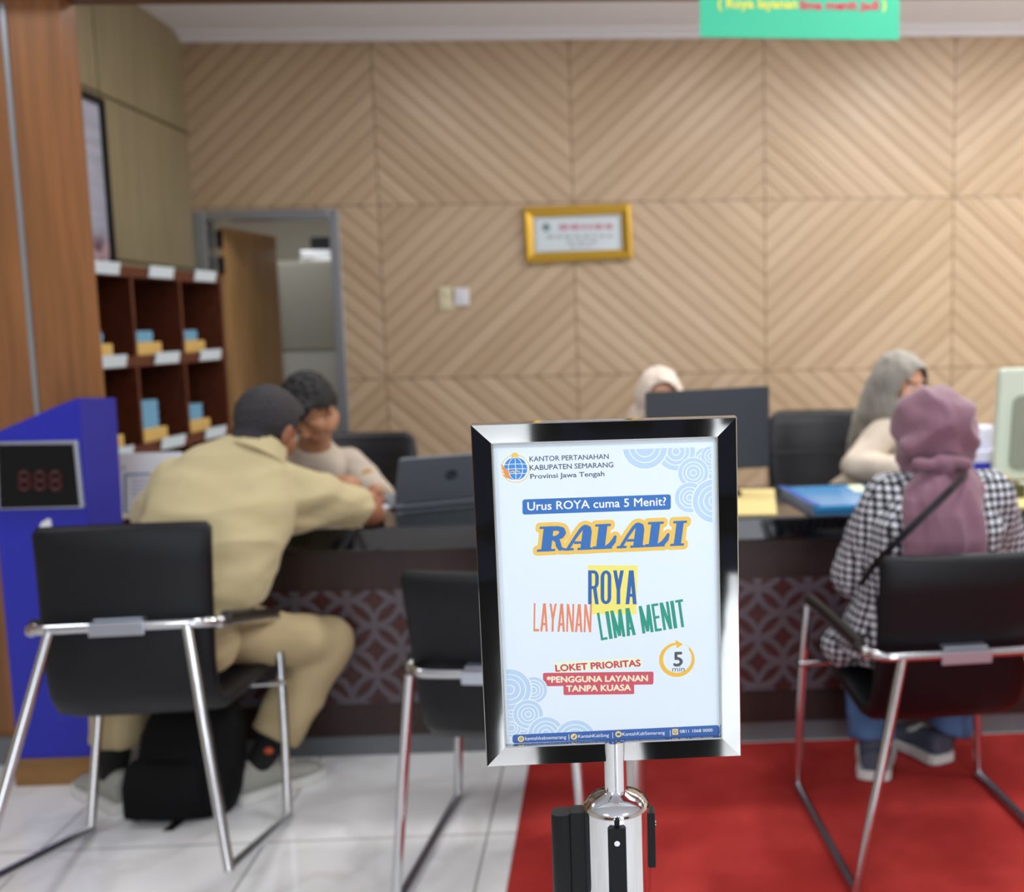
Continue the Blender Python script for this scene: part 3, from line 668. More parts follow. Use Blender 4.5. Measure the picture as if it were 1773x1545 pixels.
fr_ = bpy.data.objects.new('frame', None)
bm = B(); bx(bm, -.1, .1, -.1, .1, -.1, .1); bm.free()
bm = B(); q = [SP(u * .985, v * .985, -.0056) for u, v in oc]; q2_ = [SP(u * .985, v * .985, -.012) for u, v in oc]; loft(bm, [q, q2_]); fb = obj('back_plate', bm, M['steel'], sign)
for i in range(4):
    a_, b_ = oc[i], oc[(i + 1) % 4]; dv = V((b_[0] - a_[0], b_[1] - a_[1])).normalized(); inn = V((-dv.y, dv.x))
    rings = []
    for e_ in (0, 1):
        o_ = V(a_) if e_ == 0 else V(b_); sgn = 1 if e_ == 0 else -1
        rings.append([SP(*(o_ + inn * w_ + dv * (sgn * w_)), h_) for w_, h_ in ((0.0, -.013), (0, .0015), (.0008, .0028), (.0175, .0013), (.0187, .0006), (rw, -.0012), (rw, -.0056))])
    bm = B(); loft(bm, rings); obj('frame_rail', bm, M['mirror'], sign, True, angle=.25)
# the printed poster: paper plus ink layers, all one sheet
bm = B(); LAY = [0]
PC = ['e4f1fb', 'bcd7f0', 'ecf4fb', '4b6499', '3b74bd', 'f7fafc', '3a72b8', 'f0c862', 'f4ea7c', '3567ae', 'e88d68', '2f9a82', 'eef7d6', 'c9485c', 'cf5a68', 'f8efcf', '54585f', 'f2c04c', '3a66ae', 'f5dc7a', '3f8fe0', 'e39a55', '4f5b74']
pmats = [mat('ink_' + c, c, .45) for c in PC]
PAPER, LBLUE, RING, NAVY, PILL, WHITE, RBLUE, RYEL, HYEL, BLUE2, ORANGE, GREEN, HGREEN, RED, REDP, CREAM, GREY, AMBER, BAR, CREAM2, SKY, PETAL, SLATE = range(len(PC))
def lay(): LAY[0] += 1; return -.0040 + LAY[0] * 5e-6
def poly(pts, mi, h=None):
    h = lay() if h is None else h
    try: bm.faces.new([bm.verts.new(SP(u, v, h)) for u, v in pts]).material_index = mi
    except ValueError: pass
def px(*pts): return [S(*p) for p in pts]
def clip(pts, box_):
    for ax, lim, sg in box_:
        out = []
        for i in range(len(pts)):
            a_, b_ = pts[i], pts[(i + 1) % len(pts)]; da, db = (a_[ax] - lim) * sg, (b_[ax] - lim) * sg
            if da >= 0: out.append(a_)
            if da * db < 0: k = da / (da - db); out.append((a_[0] + (b_[0] - a_[0]) * k, a_[1] + (b_[1] - a_[1]) * k))
        pts = out
        if len(pts) < 3: return []
    return pts
def disc(c, r, mi, h=None, box_=(), n=40, r_in=0):
    h = lay() if h is None else h
    for i in range(n):
        a0, a1 = 2 * PI * i / n, 2 * PI * (i + 1) / n
        q = [(c[0] + r * math.cos(a0), c[1] + r * math.sin(a0)), (c[0] + r * math.cos(a1), c[1] + r * math.sin(a1))]
        q += [(c[0] + r_in * math.cos(a1), c[1] + r_in * math.sin(a1)), (c[0] + r_in * math.cos(a0), c[1] + r_in * math.sin(a0))] if r_in else [c]
        q = clip(q, box_)
        if q: poly(q, mi, h)
def stroke(pts, wd, mi, h=None):
    h = lay() if h is None else h
    ws = wd if isinstance(wd, (list, tuple)) else [wd] * len(pts)
    for i, (p, w_) in enumerate(zip(pts, ws)):
        h += 1.2e-6
        poly([(p[0] + w_ / 2 * math.cos(k * PI / 7), p[1] + w_ / 2 * math.sin(k * PI / 7)) for k in range(14)], mi, h)
        if i + 1 < len(pts):
            q, wq = pts[i + 1], ws[i + 1]; d_ = V((q[0] - p[0], q[1] - p[1]))
            if d_.length < 1e-7: continue
            n_ = V((-d_.y, d_.x)).normalized(); h += 1.2e-6
            poly([(p[0] + n_.x * w_ / 2, p[1] + n_.y * w_ / 2), (p[0] - n_.x * w_ / 2, p[1] - n_.y * w_ / 2), (q[0] - n_.x * wq / 2, q[1] - n_.y * wq / 2), (q[0] + n_.x * wq / 2, q[1] + n_.y * wq / 2)], mi, h)
def rpoly(pts, r, mi):                    # filled polygon with rounded corners
    h = lay(); c_ = V((sum(p[0] for p in pts) / len(pts), sum(p[1] for p in pts) / len(pts)))
    out = []; n = len(pts)
    for i in range(n):
        a_, b_, d_ = V(pts[i - 1]), V(pts[i]), V(pts[(i + 1) % n]); s_ = b_ + (a_ - b_).normalized() * r; e_ = b_ + (d_ - b_).normalized() * r
        for k in range(6): t_ = k / 5; out.append(tuple(s_ * (1 - t_) ** 2 + b_ * 2 * t_ * (1 - t_) + e_ * t_ * t_))
    poly(out, mi, h)
def ptext(s, bl_, br_, tl_, mi, off=0.0):
    h = lay(); LAY[0] += 1; A, Bq, C = (V(S(*p)) for p in (bl_, br_, tl_))
    vs, fs, (x0, x1, y0, y1) = text_tris(s)
    for n_, (ox, oy) in enumerate(((-off, 0), (off, 0), (0, -off), (0, off)) if off else ((0, 0),)):     # heavier weights: the same line printed slightly shifted
        vv = [bm.verts.new(SP(p.x, p.y, h + n_ * 1.1e-6)) for p in (A + (Bq - A) * ((x + ox - x0) / (x1 - x0)) + (C - A) * ((y + oy) / .73) for x, y in vs)]
        for t in fs:
            try: bm.faces.new([vv[i] for i in t]).material_index = mi
            except ValueError: pass
PXM = (S(1100, 1000)[0] - S(1000, 1000)[0]) / 100     # metres of sign per photo pixel
iw, ih = SW / 2 - rw + .0005, SHt / 2 - rw + .0005
poly([(-iw, -ih), (iw, -ih), (iw, ih), (-iw, ih)], PAPER)
uR, vT = S(1234, 900)[0], S(1100, 779)[1]; uL = S(879, 1230)[0]
def wave(c, r, fr, bx_):
    cc = S(*c); disc(cc, r * PXM * 1.06, RING, box_=bx_); h1 = lay(); disc(cc, r * PXM, LBLUE, h1, bx_); h2 = lay()
    for f in fr: disc(cc, r * PXM * f + .9 * PXM, RING, h2, bx_, r_in=r * PXM * f - .9 * PXM)
TR = ((0, uR, -1), (1, vT, -1))
for c, r, f in (((1222, 799), 22, (.4, .7)), ((1233, 791), 18, (.35, .65)), ((1233, 826), 18, (.35, .65)), ((1171, 783), 33, (.2, .48, .72)), ((1117, 775), 38, (.45, .72)), ((1201, 820), 26, (.2, .48, .72)), ((1195, 863), 26, (.2, .45, .7)), ((1238, 869), 38, (.25, .5, .74))): wave(c, r, f, TR)
LAY[0] = 1
BL_ = ((0, uL, 1),)
for c, r, f in (((905, 1262), 20, (.4, .7)), ((885, 1264), 16, (.4, .7)), ((885, 1234), 17, (.35, .68)), ((923, 1198), 24, (.25, .5, .74)), ((882, 1197), 37, (.22, .5, .75)), ((914, 1240), 26, (.2, .45, .72)), ((945, 1274), 31, (.25, .5, .75)), ((996, 1284), 36, (.3, .55, .78))): wave(c, r, f, BL_)
# emblem
LAY[0] = 1
ec = S(892, 813); er = PXM
disc(ec, 24.5 * er, RYEL); disc(ec, 23.2 * er, PAPER); disc(S(891, 791), 6 * er, RYEL)
disc(ec, 19.8 * er, SKY); h = lay()
for k in (-.62, 0, .62): stroke([(ec[0] + k * 19.5 * er * math.cos(a_), ec[1] + 19.5 * er * math.sin(a_)) for a_ in np.linspace(-1.5, 1.5, 13)], 1.1 * er, CREAM, h)
for v_ in (-.42, .0, .42): stroke([(ec[0] + x_ * er, ec[1] + (v_ * 19.5 - .0022 * x_ * x_) * er) for x_ in np.linspace(-18, 18, 9)], 1.1 * er, CREAM, h)
LAY[0] += 8
stroke(px((883, 819), (887, 817), (890, 819), (894, 816.5), (899, 818)), 1.5 * er, CREAM2)
for k in range(4):
    a_ = S(867 + k * 1.5, 806 + k * 6); b_ = S(879 + k, 819 + k * 3.4); stroke([a_, ((a_[0] + b_[0]) / 2, (a_[1] + b_[1]) / 2 - .6 * er), b_], [1.2 * er, 4.2 * er, 2.5 * er], PETAL)
LAY[0] = 1
ptext('KANTOR PERTANAHAN', (916.5, 800.5), (1054, 795.7), (916, 791.5), SLATE, .017)
ptext('KABUPATEN SEMARANG', (917, 815.7), (1062, 810.3), (916.5, 806.5), SLATE, .017)
ptext('Provinsi Jawa Tengah', (918, 830.5), (1046.5, 825.5), (917.5, 821.8), SLATE, .017)
LAY[0] = 1
rpoly(px((904, 866.5), (1162, 857.5), (1162, 884), (904, 893)), 5 * er, PILL)
ptext('Urus ROYA cuma 5 Menit?', (913, 885.5), (1153.5, 876.5), (912.6, 870.5), WHITE, .012)
# RALALI in fat slanted slab letters with an amber outline
q4 = lambda x0, x1, y0, y1: [(x0, y0), (x1, y0), (x1, y1), (x0, y1)]
GL = {'R': [q4(.2, .54, 0, 1), q4(.06, .68, 0, .09), q4(.06, .5, .91, 1), ([(.45, .9), (.68, .905), (.83, .84), (.87, .72), (.82, .6), (.68, .53), (.45, .51)], [.19, .19, .24, .27, .24, .19, .16]), ([(.56, .5), (.72, .42), (.78, .22), (.84, .09), (.98, .07)], [.14, .2, .23, .18, .08])],
      'A': [[(.57, 0), (.92, 0), (.91, .72), (.85, .91), (.70, 1.0), (.52, .96), (.58, .8)], ([(.12, .05), (.33, .5), (.52, .84), (.64, .93)], [.13, .13, .14, .16]), q4(.32, .62, .25, .35), q4(-.03, .33, 0, .09), q4(.47, 1.0, 0, .09)],
      'L': [q4(.2, .55, 0, 1), q4(.06, .68, .91, 1), q4(.06, .84, 0, .12), ([(.55, .06), (.76, .14), (.87, .29), (.92, .47)], [.1, .2, .2, .12])],
      'I': [q4(.28, .74, 0, 1), q4(.06, .94, 0, .09), q4(.06, .94, .91, 1)]}
LAY[0] = 1
b0, b1 = V(S(927.5, 957.5)), V(S(1184, 946.5)); bd = (b1 - b0); bl_len = bd.length; bd.normalize(); bu = V((-bd.y, bd.x)); hgt = 44 * er
runs = ((0, 'R', 927.5, 978), (1, 'A', 978, 1026), (2, 'L', 1024, 1067), (3, 'A', 1070, 1117), (4, 'L', 1115, 1159), (5, 'I', 1160, 1187))
for ww, mi in ((14 * er, RYEL), (0, RBLUE)):
    h0_ = lay(); LAY[0] += 40
    for _, ch, xa, xb in runs:
        for k_, g_ in enumerate(GL[ch]):
            h = h0_ + k_ * 2e-5 + (_ % 2) * 1e-4; pts, wd = g_ if isinstance(g_, tuple) else (g_, None); q = []
            for u, v in pts:
                p_ = b0 + bd * ((xa - 927.5 + (xb - xa) * u) * er) + bu * (v * hgt) + bd * (.16 * (v - .2) * hgt)
                q.append((p_.x, p_.y))
            if wd: stroke(q, [k * 42 * er + ww for k in wd], mi, h)
            else:
                poly(q, mi, h)
                if ww: stroke(q + [q[0]], ww, mi, h)
Z_ = lambda x, y: (860 + x / 4.666, 880 + y / 4.666)
LAY[0] = 1
poly(px(Z_(735, 470), Z_(1140, 472), Z_(1130, 870), Z_(765, 870)), HYEL)
rpoly(px(Z_(812, 890), Z_(1530, 770), Z_(1540, 990), Z_(840, 1095)), .001, HGREEN) if False else None
# tall condensed capitals: polygons in a 0..1 cell
def seg(a, b, w_, cut_=None):             # slanted bar with level ends
    return [(a[0] - w_ / 2, a[1]), (a[0] + w_ / 2, a[1]), (b[0] + w_ / 2, b[1]), (b[0] - w_ / 2, b[1])]
def rc(x0, x1, y0, y1): return [(x0, y0), (x1, y0), (x1, y1), (x0, y1)]
def arc(cx, cy, rx, ry, a0, a1, wx, wy, n=8):
    out = []
    for i in range(n):
        t0, t1 = (math.radians(a0 + (a1 - a0) * k / n) for k in (i, i + 1))
        out.append([(cx + rx * math.cos(t0), cy + ry * math.sin(t0)), (cx + rx * math.cos(t1), cy + ry * math.sin(t1)), (cx + (rx - wx) * math.cos(t1), cy + (ry - wy) * math.sin(t1)), (cx + (rx - wx) * math.cos(t0), cy + (ry - wy) * math.sin(t0))])
    return out
def glyphs(k):                            # k = stem width in cell units
    t_ = .09
    return {'L': (.78, [rc(0, k, 0, 1), rc(k, 1, 0, t_)]), 'I': (.42, [rc(0, 1, 0, 1)]), 'T': (.9, [rc(.5 - k / 2, .5 + k / 2, 0, 1 - t_), rc(0, 1, 1 - t_, 1)]),
            'E': (.8, [rc(0, k, 0, 1), rc(k, 1, 0, t_), rc(k, .92, .46, .46 + t_), rc(k, 1, 1 - t_, 1)]),
            'N': (1.05, [rc(0, k * .85, 0, 1), rc(1 - k * .85, 1, 0, 1), seg((k * .5, 1), (1 - k * .5, 0), k)]),
            'M': (1.3, [rc(0, k * .75, 0, 1), rc(1 - k * .75, 1, 0, 1), seg((k * .4, 1), (.5, .05), k * .75), seg((1 - k * .4, 1), (.5, .05), k * .75)]),
            'A': (1.05, [seg((k / 2, 0), (.5 - k * .12, 1), k), seg((1 - k / 2, 0), (.5 + k * .12, 1), k), rc(.3, .7, .22, .22 + t_)]),
            'Y': (1.0, [seg((k / 2, 1), (.5, .42), k), seg((1 - k / 2, 1), (.5, .42), k), rc(.5 - k / 2, .5 + k / 2, 0, .46)]),
            'O': (1.0, [rc(0, k, .2, .8), rc(1 - k, 1, .2, .8)] + arc(.5, .8, .5, .2, 0, 180, k, t_) + arc(.5, .2, .5, .2, 180, 360, k, t_)),
            'R': (1.0, [rc(0, k, 0, 1), rc(k, .55, 1 - t_, 1), rc(k, .55, .45, .45 + t_), rc(1 - k, 1, .66, .8)] + arc(.55, .8, .45, .2, 0, 90, k, t_) + arc(.55, .66, .45, .21, -90, 0, k, t_) + [seg((1 - k / 2, 0), (.62, .48), k)])}
def cond(s, bl_, br_, tl_, mi, k):
    g_ = glyphs(k); gap = .17; tot = sum(.6 if c_ == ' ' else g_[c_][0] + gap for c_ in s) - gap
    A, Bq, C = (V(S(*p)) for p in (bl_, br_, tl_)); x = 0; h = lay(); LAY[0] += 3
    for c_ in s:
        if c_ == ' ': x += .6; continue
        w_, ps = g_[c_]
        for i_, pl in enumerate(ps):
            pts = []
            for u, v in pl: q = A + (Bq - A) * ((x + u * w_) / tot) + (C - A) * v; pts.append((q.x, q.y))
            poly(pts, mi, h + i_ * 1e-6)
        x += w_ + gap
cond('ROYA', Z_(738, 787), Z_(1132, 787), Z_(738, 512), BLUE2, .34)
cond('LAYANAN', Z_(294, 1007), Z_(763, 1015), Z_(298, 779), ORANGE, .29)
cond('LIMA MENIT', Z_(843, 1081), Z_(1537, 968), Z_(809, 858), GREEN, .36)
Q_ = lambda x, y: (860 + x / 4.4325, 1120 + y / 4.4325)
LAY[0] = 1
cc = S(*Q_(1385, 112)); h = lay(); rr = 31.5 * er; n = 48
for i in range(n):                        # circular arrow, fat on one side and thin on the other
    a0, a1 = math.radians(80 + 340 * i / n), math.radians(80 + 340 * (i + 1) / n)
    wf = lambda k: (.6 + 7.2 * max(0, math.sin(PI * min(1, (1 - k) * .75 + .1)))) * er if k < .95 else .5 * er
    w0, w1 = wf(i / n), wf((i + 1) / n)
    poly([(cc[0] + (rr + s_ * 0) * math.cos(a_) * q_, cc[1] + rr * math.sin(a_) * q_) for a_, q_, s_ in ((a0, 1, 0), (a1, 1, 0), (a1, 1 - w1 / rr, 0), (a0, 1 - w0 / rr, 0))], AMBER, h)
poly(px(Q_(1372, -42), Q_(1432, -8), Q_(1385, 24)), AMBER)
ptext('5', Q_(1362, 160), Q_(1427, 158), Q_(1362, 48), GREY, .025); ptext('min', Q_(1350, 203), Q_(1445, 201), Q_(1350, 160), GREY, .0)
LAY[0] = 1
poly(px(Q_(440, 130), Q_(1110, 95), Q_(1115, 165), Q_(445, 212)), HGREEN)
ptext('LOKET PRIORITAS', Q_(453, 202), Q_(1105, 160), Q_(448, 150), RED, .04)
rpoly(px(Q_(510, 290), Q_(1055, 290), Q_(1057, 376), Q_(512, 384)), 3 * er, REDP); rpoly(px(Q_(353, 213), Q_(1206, 203), Q_(1204, 302), Q_(355, 316)), 3.5 * er, REDP)
ptext('*PENGGUNA LAYANAN', Q_(385, 287), Q_(1160, 275), Q_(384, 240), CREAM, .038); ptext('TANPA KUASA', Q_(535, 357), Q_(1030, 347), Q_(534, 309), CREAM, .038)
LAY[0] = 30
rpoly(px(Q_(118, 690), Q_(1712, 614), Q_(1716, 694), Q_(118, 756)), 6 * er, BAR)
for c, r in (((184, 722), 25), ((592, 704), 25), ((935, 685), 25)): disc(S(*Q_(*c)), r / 4.4325 * er, CREAM2)
disc(S(*Q_(184, 722)), 3.2 * er, BAR, r_in=2.2 * er); disc(S(*Q_(184, 722)), 1.2 * er, BAR)
stroke(px(Q_(580, 714), Q_(592, 708), Q_(602, 694)), [.6 * er, 3 * er, 1.6 * er], BAR); rpoly(px(Q_(922, 677), Q_(948, 676), Q_(948, 694), Q_(922, 695)), .6 * er, BAR)
rpoly(px(Q_(1349, 645), Q_(1394, 643), Q_(1395, 688), Q_(1350, 690)), 1.2 * er, CREAM2); disc(S(*Q_(1372, 666)), 3.6 * er, BAR, r_in=2.7 * er); stroke(px(Q_(1365, 662), Q_(1370, 672), Q_(1379, 673)), .9 * er, BAR)
for x, y in ((553, 707), (890, 692), (1333, 676)): stroke(px(Q_(x, y - 20), Q_(x + 1, y + 22)), .9 * er, WHITE)
ptext('kantahkabsemarang', Q_(217, 731), Q_(533, 719), Q_(216, 703), WHITE); ptext('KantahKabSmg', Q_(625, 713), Q_(862, 704), Q_(624, 687), WHITE)
ptext('KantahKabSemarang', Q_(965, 697), Q_(1292, 684), Q_(964, 670), WHITE); ptext('0811 1068 0000', Q_(1410, 675), Q_(1660, 664), Q_(1409, 650), WHITE)
me = bpy.data.meshes.new('poster'); bm.to_mesh(me); bm.free(); link('poster', me, pmats, sign, smooth=False)
# stanchion below the frame
sb = V((PX, PY, .007)); HT = .945 - .007
bm = B(); lathe(bm, [(.0105, HT - .004), (.0105, HT + .03), (.0105, HT + .046)], sb, 24); obj('neck', bm, M['chrome'], sign, True)
bm = B(); lathe(bm, [(.0318, .835), (.0318, .918), (.0316, .9205), (.0300, .9235), (.026, .9275), (.019, .931), (.0125, .9335), (.011, .9345), (.0095, .939)], sb, 48); hd = obj('head', bm, M['chrome'], sign, True, angle=.9)
bm = B(); lathe(bm, [(.0302, .012), (.0302, .836)], sb, 40); obj('post', bm, M['steel'], sign, True)
bm = B(); lathe(bm, [(.16, 0), (.16, .012), (.15, .02), (.06, .034), (.036, .05), (.031, .07)], sb, 48); obj('base', bm, M['chrome'], sign, True)
def clip_slot(ang_, lab=None, cyl=False, z0=.836, z1=.913):
    rz = Matrix.Rotation(ang_, 4, 'Z'); T_ = Matrix.Translation(sb) @ rz
    bm = B(); bx(bm, -.0085, .0085, -.0365, -.0295, z0, z1)
    if cyl: bx(bm, -.009, .009, -.044, -.03, z0 - .002, z1 + .004)
    bm.transform(T_); c = obj('belt_slot', bm, M['plastic'], sign, bevel=.0012)
    if cyl:
        bm = B(); loft(bm, [super_ring((0, -.052, z), V((1, 0, 0)), V((0, 1, 0)), .0105 * s_, .0105 * s_, 28, 2.6) for z, s_ in ((z0 - .006, .94), (z0 - .004, 1), (z1, 1), (z1 + .002, .94))]); bm.transform(T_); obj('belt_end', bm, M['plastic'], c, True)
    else:
        bm = B(); tube(bm, [(0, -.0366, z1 - .0135), (0, -.0378, z1 - .0135)], .0027, 14); bm.transform(T_); obj('screw', bm, M['chrome'], c, True)
clip_slot(0.0); clip_slot(math.radians(-90), cyl=True); clip_slot(math.radians(92), z0=.858); clip_slot(math.radians(180))
bm = B(); bx(bm, -.0022, .0022, -.0324, -.031, .91, .9195); bm.transform(Matrix.Translation(sb)); obj('slot_line', bm, M['plastic'], hd)
# second stanchion farther back, mostly behind the sign
q_ = at(1099, 1335, 2.14); s2 = V((q_.x, 2.14, .0075)); t = thing('stanchion', 'steel belt stanchion standing on the carpet directly behind the sign stand', 'stanchion', s2)
bm = B(); lathe(bm, [(.0222, .012), (.0222, .80)], s2, 28); obj('post', bm, M['steel'], t, True)
bm = B(); lathe(bm, [(.16, 0), (.16, .012), (.15, .02), (.06, .034), (.03, .05), (.026, .07)], s2, 40); obj('base', bm, M['chrome'], t, True)
bm = B(); lathe(bm, [(.0285, .79), (.0285, .865), (.025, .872), (.01, .878), (.003, .88)], s2, 28); obj('head', bm, M['chrome'], t, True)

# ------------------------------------------------------------------ people: remeshed continuous bodies with separate clothes
def remesh(bm, voxel, smooth=4, fold=None, cut=None, thick=0.0, factor=.5):
    bmesh.ops.recalc_face_normals(bm, faces=bm.faces)
    me = bpy.data.meshes.new('r'); bm.to_mesh(me); bm.free()
    o = bpy.data.objects.new('r', me); COL.objects.link(o)
    m = o.modifiers.new('r', 'REMESH'); m.mode = 'VOXEL'; m.voxel_size = voxel
    if smooth: s = o.modifiers.new('s', 'SMOOTH'); s.factor = factor; s.iterations = smooth
    out = bpy.data.meshes.new_from_object(o.evaluated_get(bpy.context.evaluated_depsgraph_get()))
    bpy.data.objects.remove(o); bpy.data.meshes.remove(me)
    if fold:
        amp, sc_, seed = fold; n = len(out.vertices); co = np.empty(n * 3); no = np.empty(n * 3)
        out.vertices.foreach_get('co', co); out.vertices.foreach_get('normal', no); co = co.reshape(-1, 3); no = no.reshape(-1, 3)
        d = np.array([1 - 2 * abs(noise.noise(V((p[0] * sc_[0] + seed, p[1] * sc_[1], p[2] * sc_[2])))) + .5 * noise.noise(V((p[0] * sc_[0] * 2.3, p[1] * sc_[1] * 2.3 + seed, p[2] * sc_[2] * 2.3))) for p in co]) - .5
        co += no * (d * amp)[:, None]; out.vertices.foreach_set('co', co.ravel()); out.update()
    if cut or thick:
        b = bmesh.new(); b.from_mesh(out)
        if cut: bmesh.ops.delete(b, geom=[v for v in b.verts if cut(v.co)], context='VERTS')
        b.to_mesh(out); b.free()
        if thick:
            o = bpy.data.objects.new('r', out); COL.objects.link(o); m = o.modifiers.new('t', 'SOLIDIFY'); m.thickness = thick; m.offset = 0
            o2 = bpy.data.meshes.new_from_object(o.evaluated_get(bpy.context.evaluated_depsgraph_get())); bpy.data.objects.remove(o); bpy.data.meshes.remove(out); out = o2
    return out
def paint(me, fn):
    for p in me.polygons: p.material_index = fn(p.center)

def head_mat(center, face, tilt=0.0):
    """head frame: y looks along face, x to the person's right-hand side seen from behind, z up"""
    y = V(face).normalized(); x = y.cross(V((0, 0, 1))).normalized(); z = x.cross(y)
    R = Matrix((x, y, z)).transposed() @ Matrix.Rotation(tilt, 3, 'Y')
    return Matrix.Translation(V(center)) @ R.to_4x4()
EYES = [V((s * .031, .0765, -.004)) for s in (-1, 1)]
def head(bm, Mh, sc_=1.0):
    S_ = Mh @ Matrix.Scale(sc_, 4)
    e = lambda c, r: ell(bm, c, r, S_)
    e((0, -.014, .022), (.076, .094, .088)); e((0, .018, -.04), (.061, .068, .078)); e((0, .05, -.088), (.030, .032, .026))
    for s in (-1, 1):
        e((s * .036, .048, -.032), (.028, .03, .03)); e((s * .078, -.004, -.012), (.008, .018, .031)); e((s * .076, .004, -.028), (.007, .010, .014))
        e((s * .031, .066, -.004), (.0135, .0135, .011)); e((s * .030, .074, .019), (.021, .010, .007)); e((s * .011, .096, -.038), (.009, .010, .008))
        e((s * .05, .0, -.075), (.02, .05, .03))
    for k in range(6): f = k / 5; e((0, .080 + .021 * f, .008 - .042 * f), .0085 + .004 * f)
    e((0, .0845, -.062), (.024, .011, .0065)); e((0, .083, -.071), (.020, .011, .007))
    return S_
def head_paint(Mh, sc_=1.0, shut=False):
    I = (Mh @ Matrix.Scale(sc_, 4)).inverted()
    def f(c):
        q = I @ c
        if c.z < .165: return 5
        if abs(q.x) < .07 and -.12 < q.z < .04 and q.y > .04:
            for e_ in EYES:
                d = q - e_
                if shut and abs(d.x) < .014 and -.0085 < d.z < -.0045 and q.y > .066: return 3
                if not shut and abs(d.x) < .0125 and -.0065 < d.z < .0055 and q.y > .068: return 2 if abs(d.x) < .006 else 1
            if abs(abs(q.x) - .031) < .018 and .0135 < q.z < .021: return 3
            if abs(q.x) < .023 and -.077 < q.z < -.057 and q.y > .076: return 4
        return 0
    return f
def hand(bm, w, d, n, side, curl=.5, sc_=1.0):
    """w wrist, d direction of the palm, n back-of-hand normal, side +1/-1 puts the thumb on one edge"""
    w, d, n = V(w), V(d).normalized(), V(n); n = (n - d * n.dot(d)).normalized(); x = d.cross(n) * side
    Rm = Matrix((x, d, n)).transposed().to_4x4()
    ell(bm, w + d * .048 * sc_, (.040 * sc_, .052 * sc_, .0145 * sc_), Matrix.Translation(V((0, 0, 0))) if False else None) if False else None
    T_ = Matrix.Translation(w + d * .048 * sc_) @ Rm; ell(bm, (0, 0, 0), (.040 * sc_, .050 * sc_, .0145 * sc_), T_)
    T_ = Matrix.Translation(w + d * .075 * sc_) @ Rm; ell(bm, (0, 0, 0), (.038 * sc_, .02 * sc_, .012 * sc_), T_)
    for k, (off, L_) in enumerate(((.029, .070), (.010, .078), (-.010, .073), (-.028, .058))):
        p = w + (d * (.088 - .006 * abs(k - 1.2)) + x * off) * sc_; a = curl * (.35 + .05 * k)
        for j, fr in enumerate((.45, .31, .24)):
            dd = d * math.cos(a) - n * math.sin(a) + x * off * 1.5
            q = p + dd.normalized() * L_ * fr * sc_; cone(bm, p, (.0088 - .0008 * j) * sc_, q, (.0080 - .0008 * j) * sc_, n=10); p = q; a += curl * .75
    p = w + (d * .025 + x * .028) * sc_; q = p + (d * .035 + x * .026 - n * .008) * sc_; r = q + (d * .03 + x * .006 - n * .006) * sc_; e_ = r + (d * .024 - x * .004 - n * .006) * sc_
    cone(bm, p, .0125 * sc_, q, .011 * sc_, n=10); cone(bm, q, .0105 * sc_, r, .0095 * sc_, n=10); cone(bm, r, .0092 * sc_, e_, .0078 * sc_, n=10)
def limb(bm, pts, rs):
    for (a, ra), (b, rb_) in zip(zip(pts, rs), list(zip(pts, rs))[1:]): cone(bm, a, ra, b, rb_)
def trunk(bm, pts, right, sizes, e=2.4):
    pts = [V(p) for p in pts]; rings = []
    for i, p in enumerate(pts):
        t = (pts[min(i + 1, len(pts) - 1)] - pts[max(i - 1, 0)]).normalized(); ax = V(right); ax = (ax - t * ax.dot(t)).normalized(); ay = t.cross(ax)
        rings.append(super_ring(p, ax, ay, sizes[i][0], sizes[i][1], 28, e))
    loft(bm, rings)
def lerp(a, b, t): return V(a).lerp(V(b), t)
def shoe(root, ankle, toe, name, upper, sole, w=.046, hgt=.085):
    """ankle and toe are floor points under the heel and the tip"""
    a, b = V(ankle), V(toe); d = (b - a).normalized(); x = V((d.y, -d.x, 0)); L_ = (b - a).length; z = V((0, 0, 1))
    def ring(f, wd, z0, z1, n=24):
        c = a + d * L_ * f; return [c + x * wd * math.cos(t) + z * ((z0 + z1) / 2 + (z1 - z0) / 2 * math.sin(t)) for t in np.linspace(0, 2 * PI, n, endpoint=False)]
    bm = B()
    prof = [(0.0, .5, .02, hgt * .55), (.02, .66, .015, hgt * .9), (.1, .74, .012, hgt), (.25, .74, .012, hgt * .98), (.38, .76, .012, hgt * .88), (.55, .88, .012, hgt * .70), (.72, .95, .012, hgt * .58), (.87, .86, .012, hgt * .48), (.96, .6, .014, hgt * .36), (1.0, .3, .016, hgt * .26)]
    loft(bm, [ring(f, w * k, z0, z1) for f, k, z0, z1 in prof]); o = link(name, remesh(bm, .005, 3), [upper], root)
    bm = B(); ol = [(f, w * (k + .09)) for f, k in ((-.03, .35), (0, .68), (.05, .82), (.2, .84), (.4, .80), (.6, .95), (.75, 1.02), (.88, .92), (.97, .62), (1.01, .25))]
    P_ = [a + d * L_ * f + x * wd for f, wd in ol] + [a + d * L_ * f - x * wd for f, wd in ol[::-1]]
    loft(bm, [[p + z * .001 for p in P_], [p + z * .030 for p in P_]]); s = obj('sole', bm, sole, o, bevel=.003)
    bm = B(); c = a + d * L_ * .60
    for k in range(4): q = a + d * L_ * (.42 + .07 * k) + z * hgt * (.93 - .10 * k); tube(bm, [q - x * w * .55 - z * .012, q + z * .004, q + x * w * .55 - z * .012], .0032, 6)
    obj('lace', bm, sole, o, True)
    return o
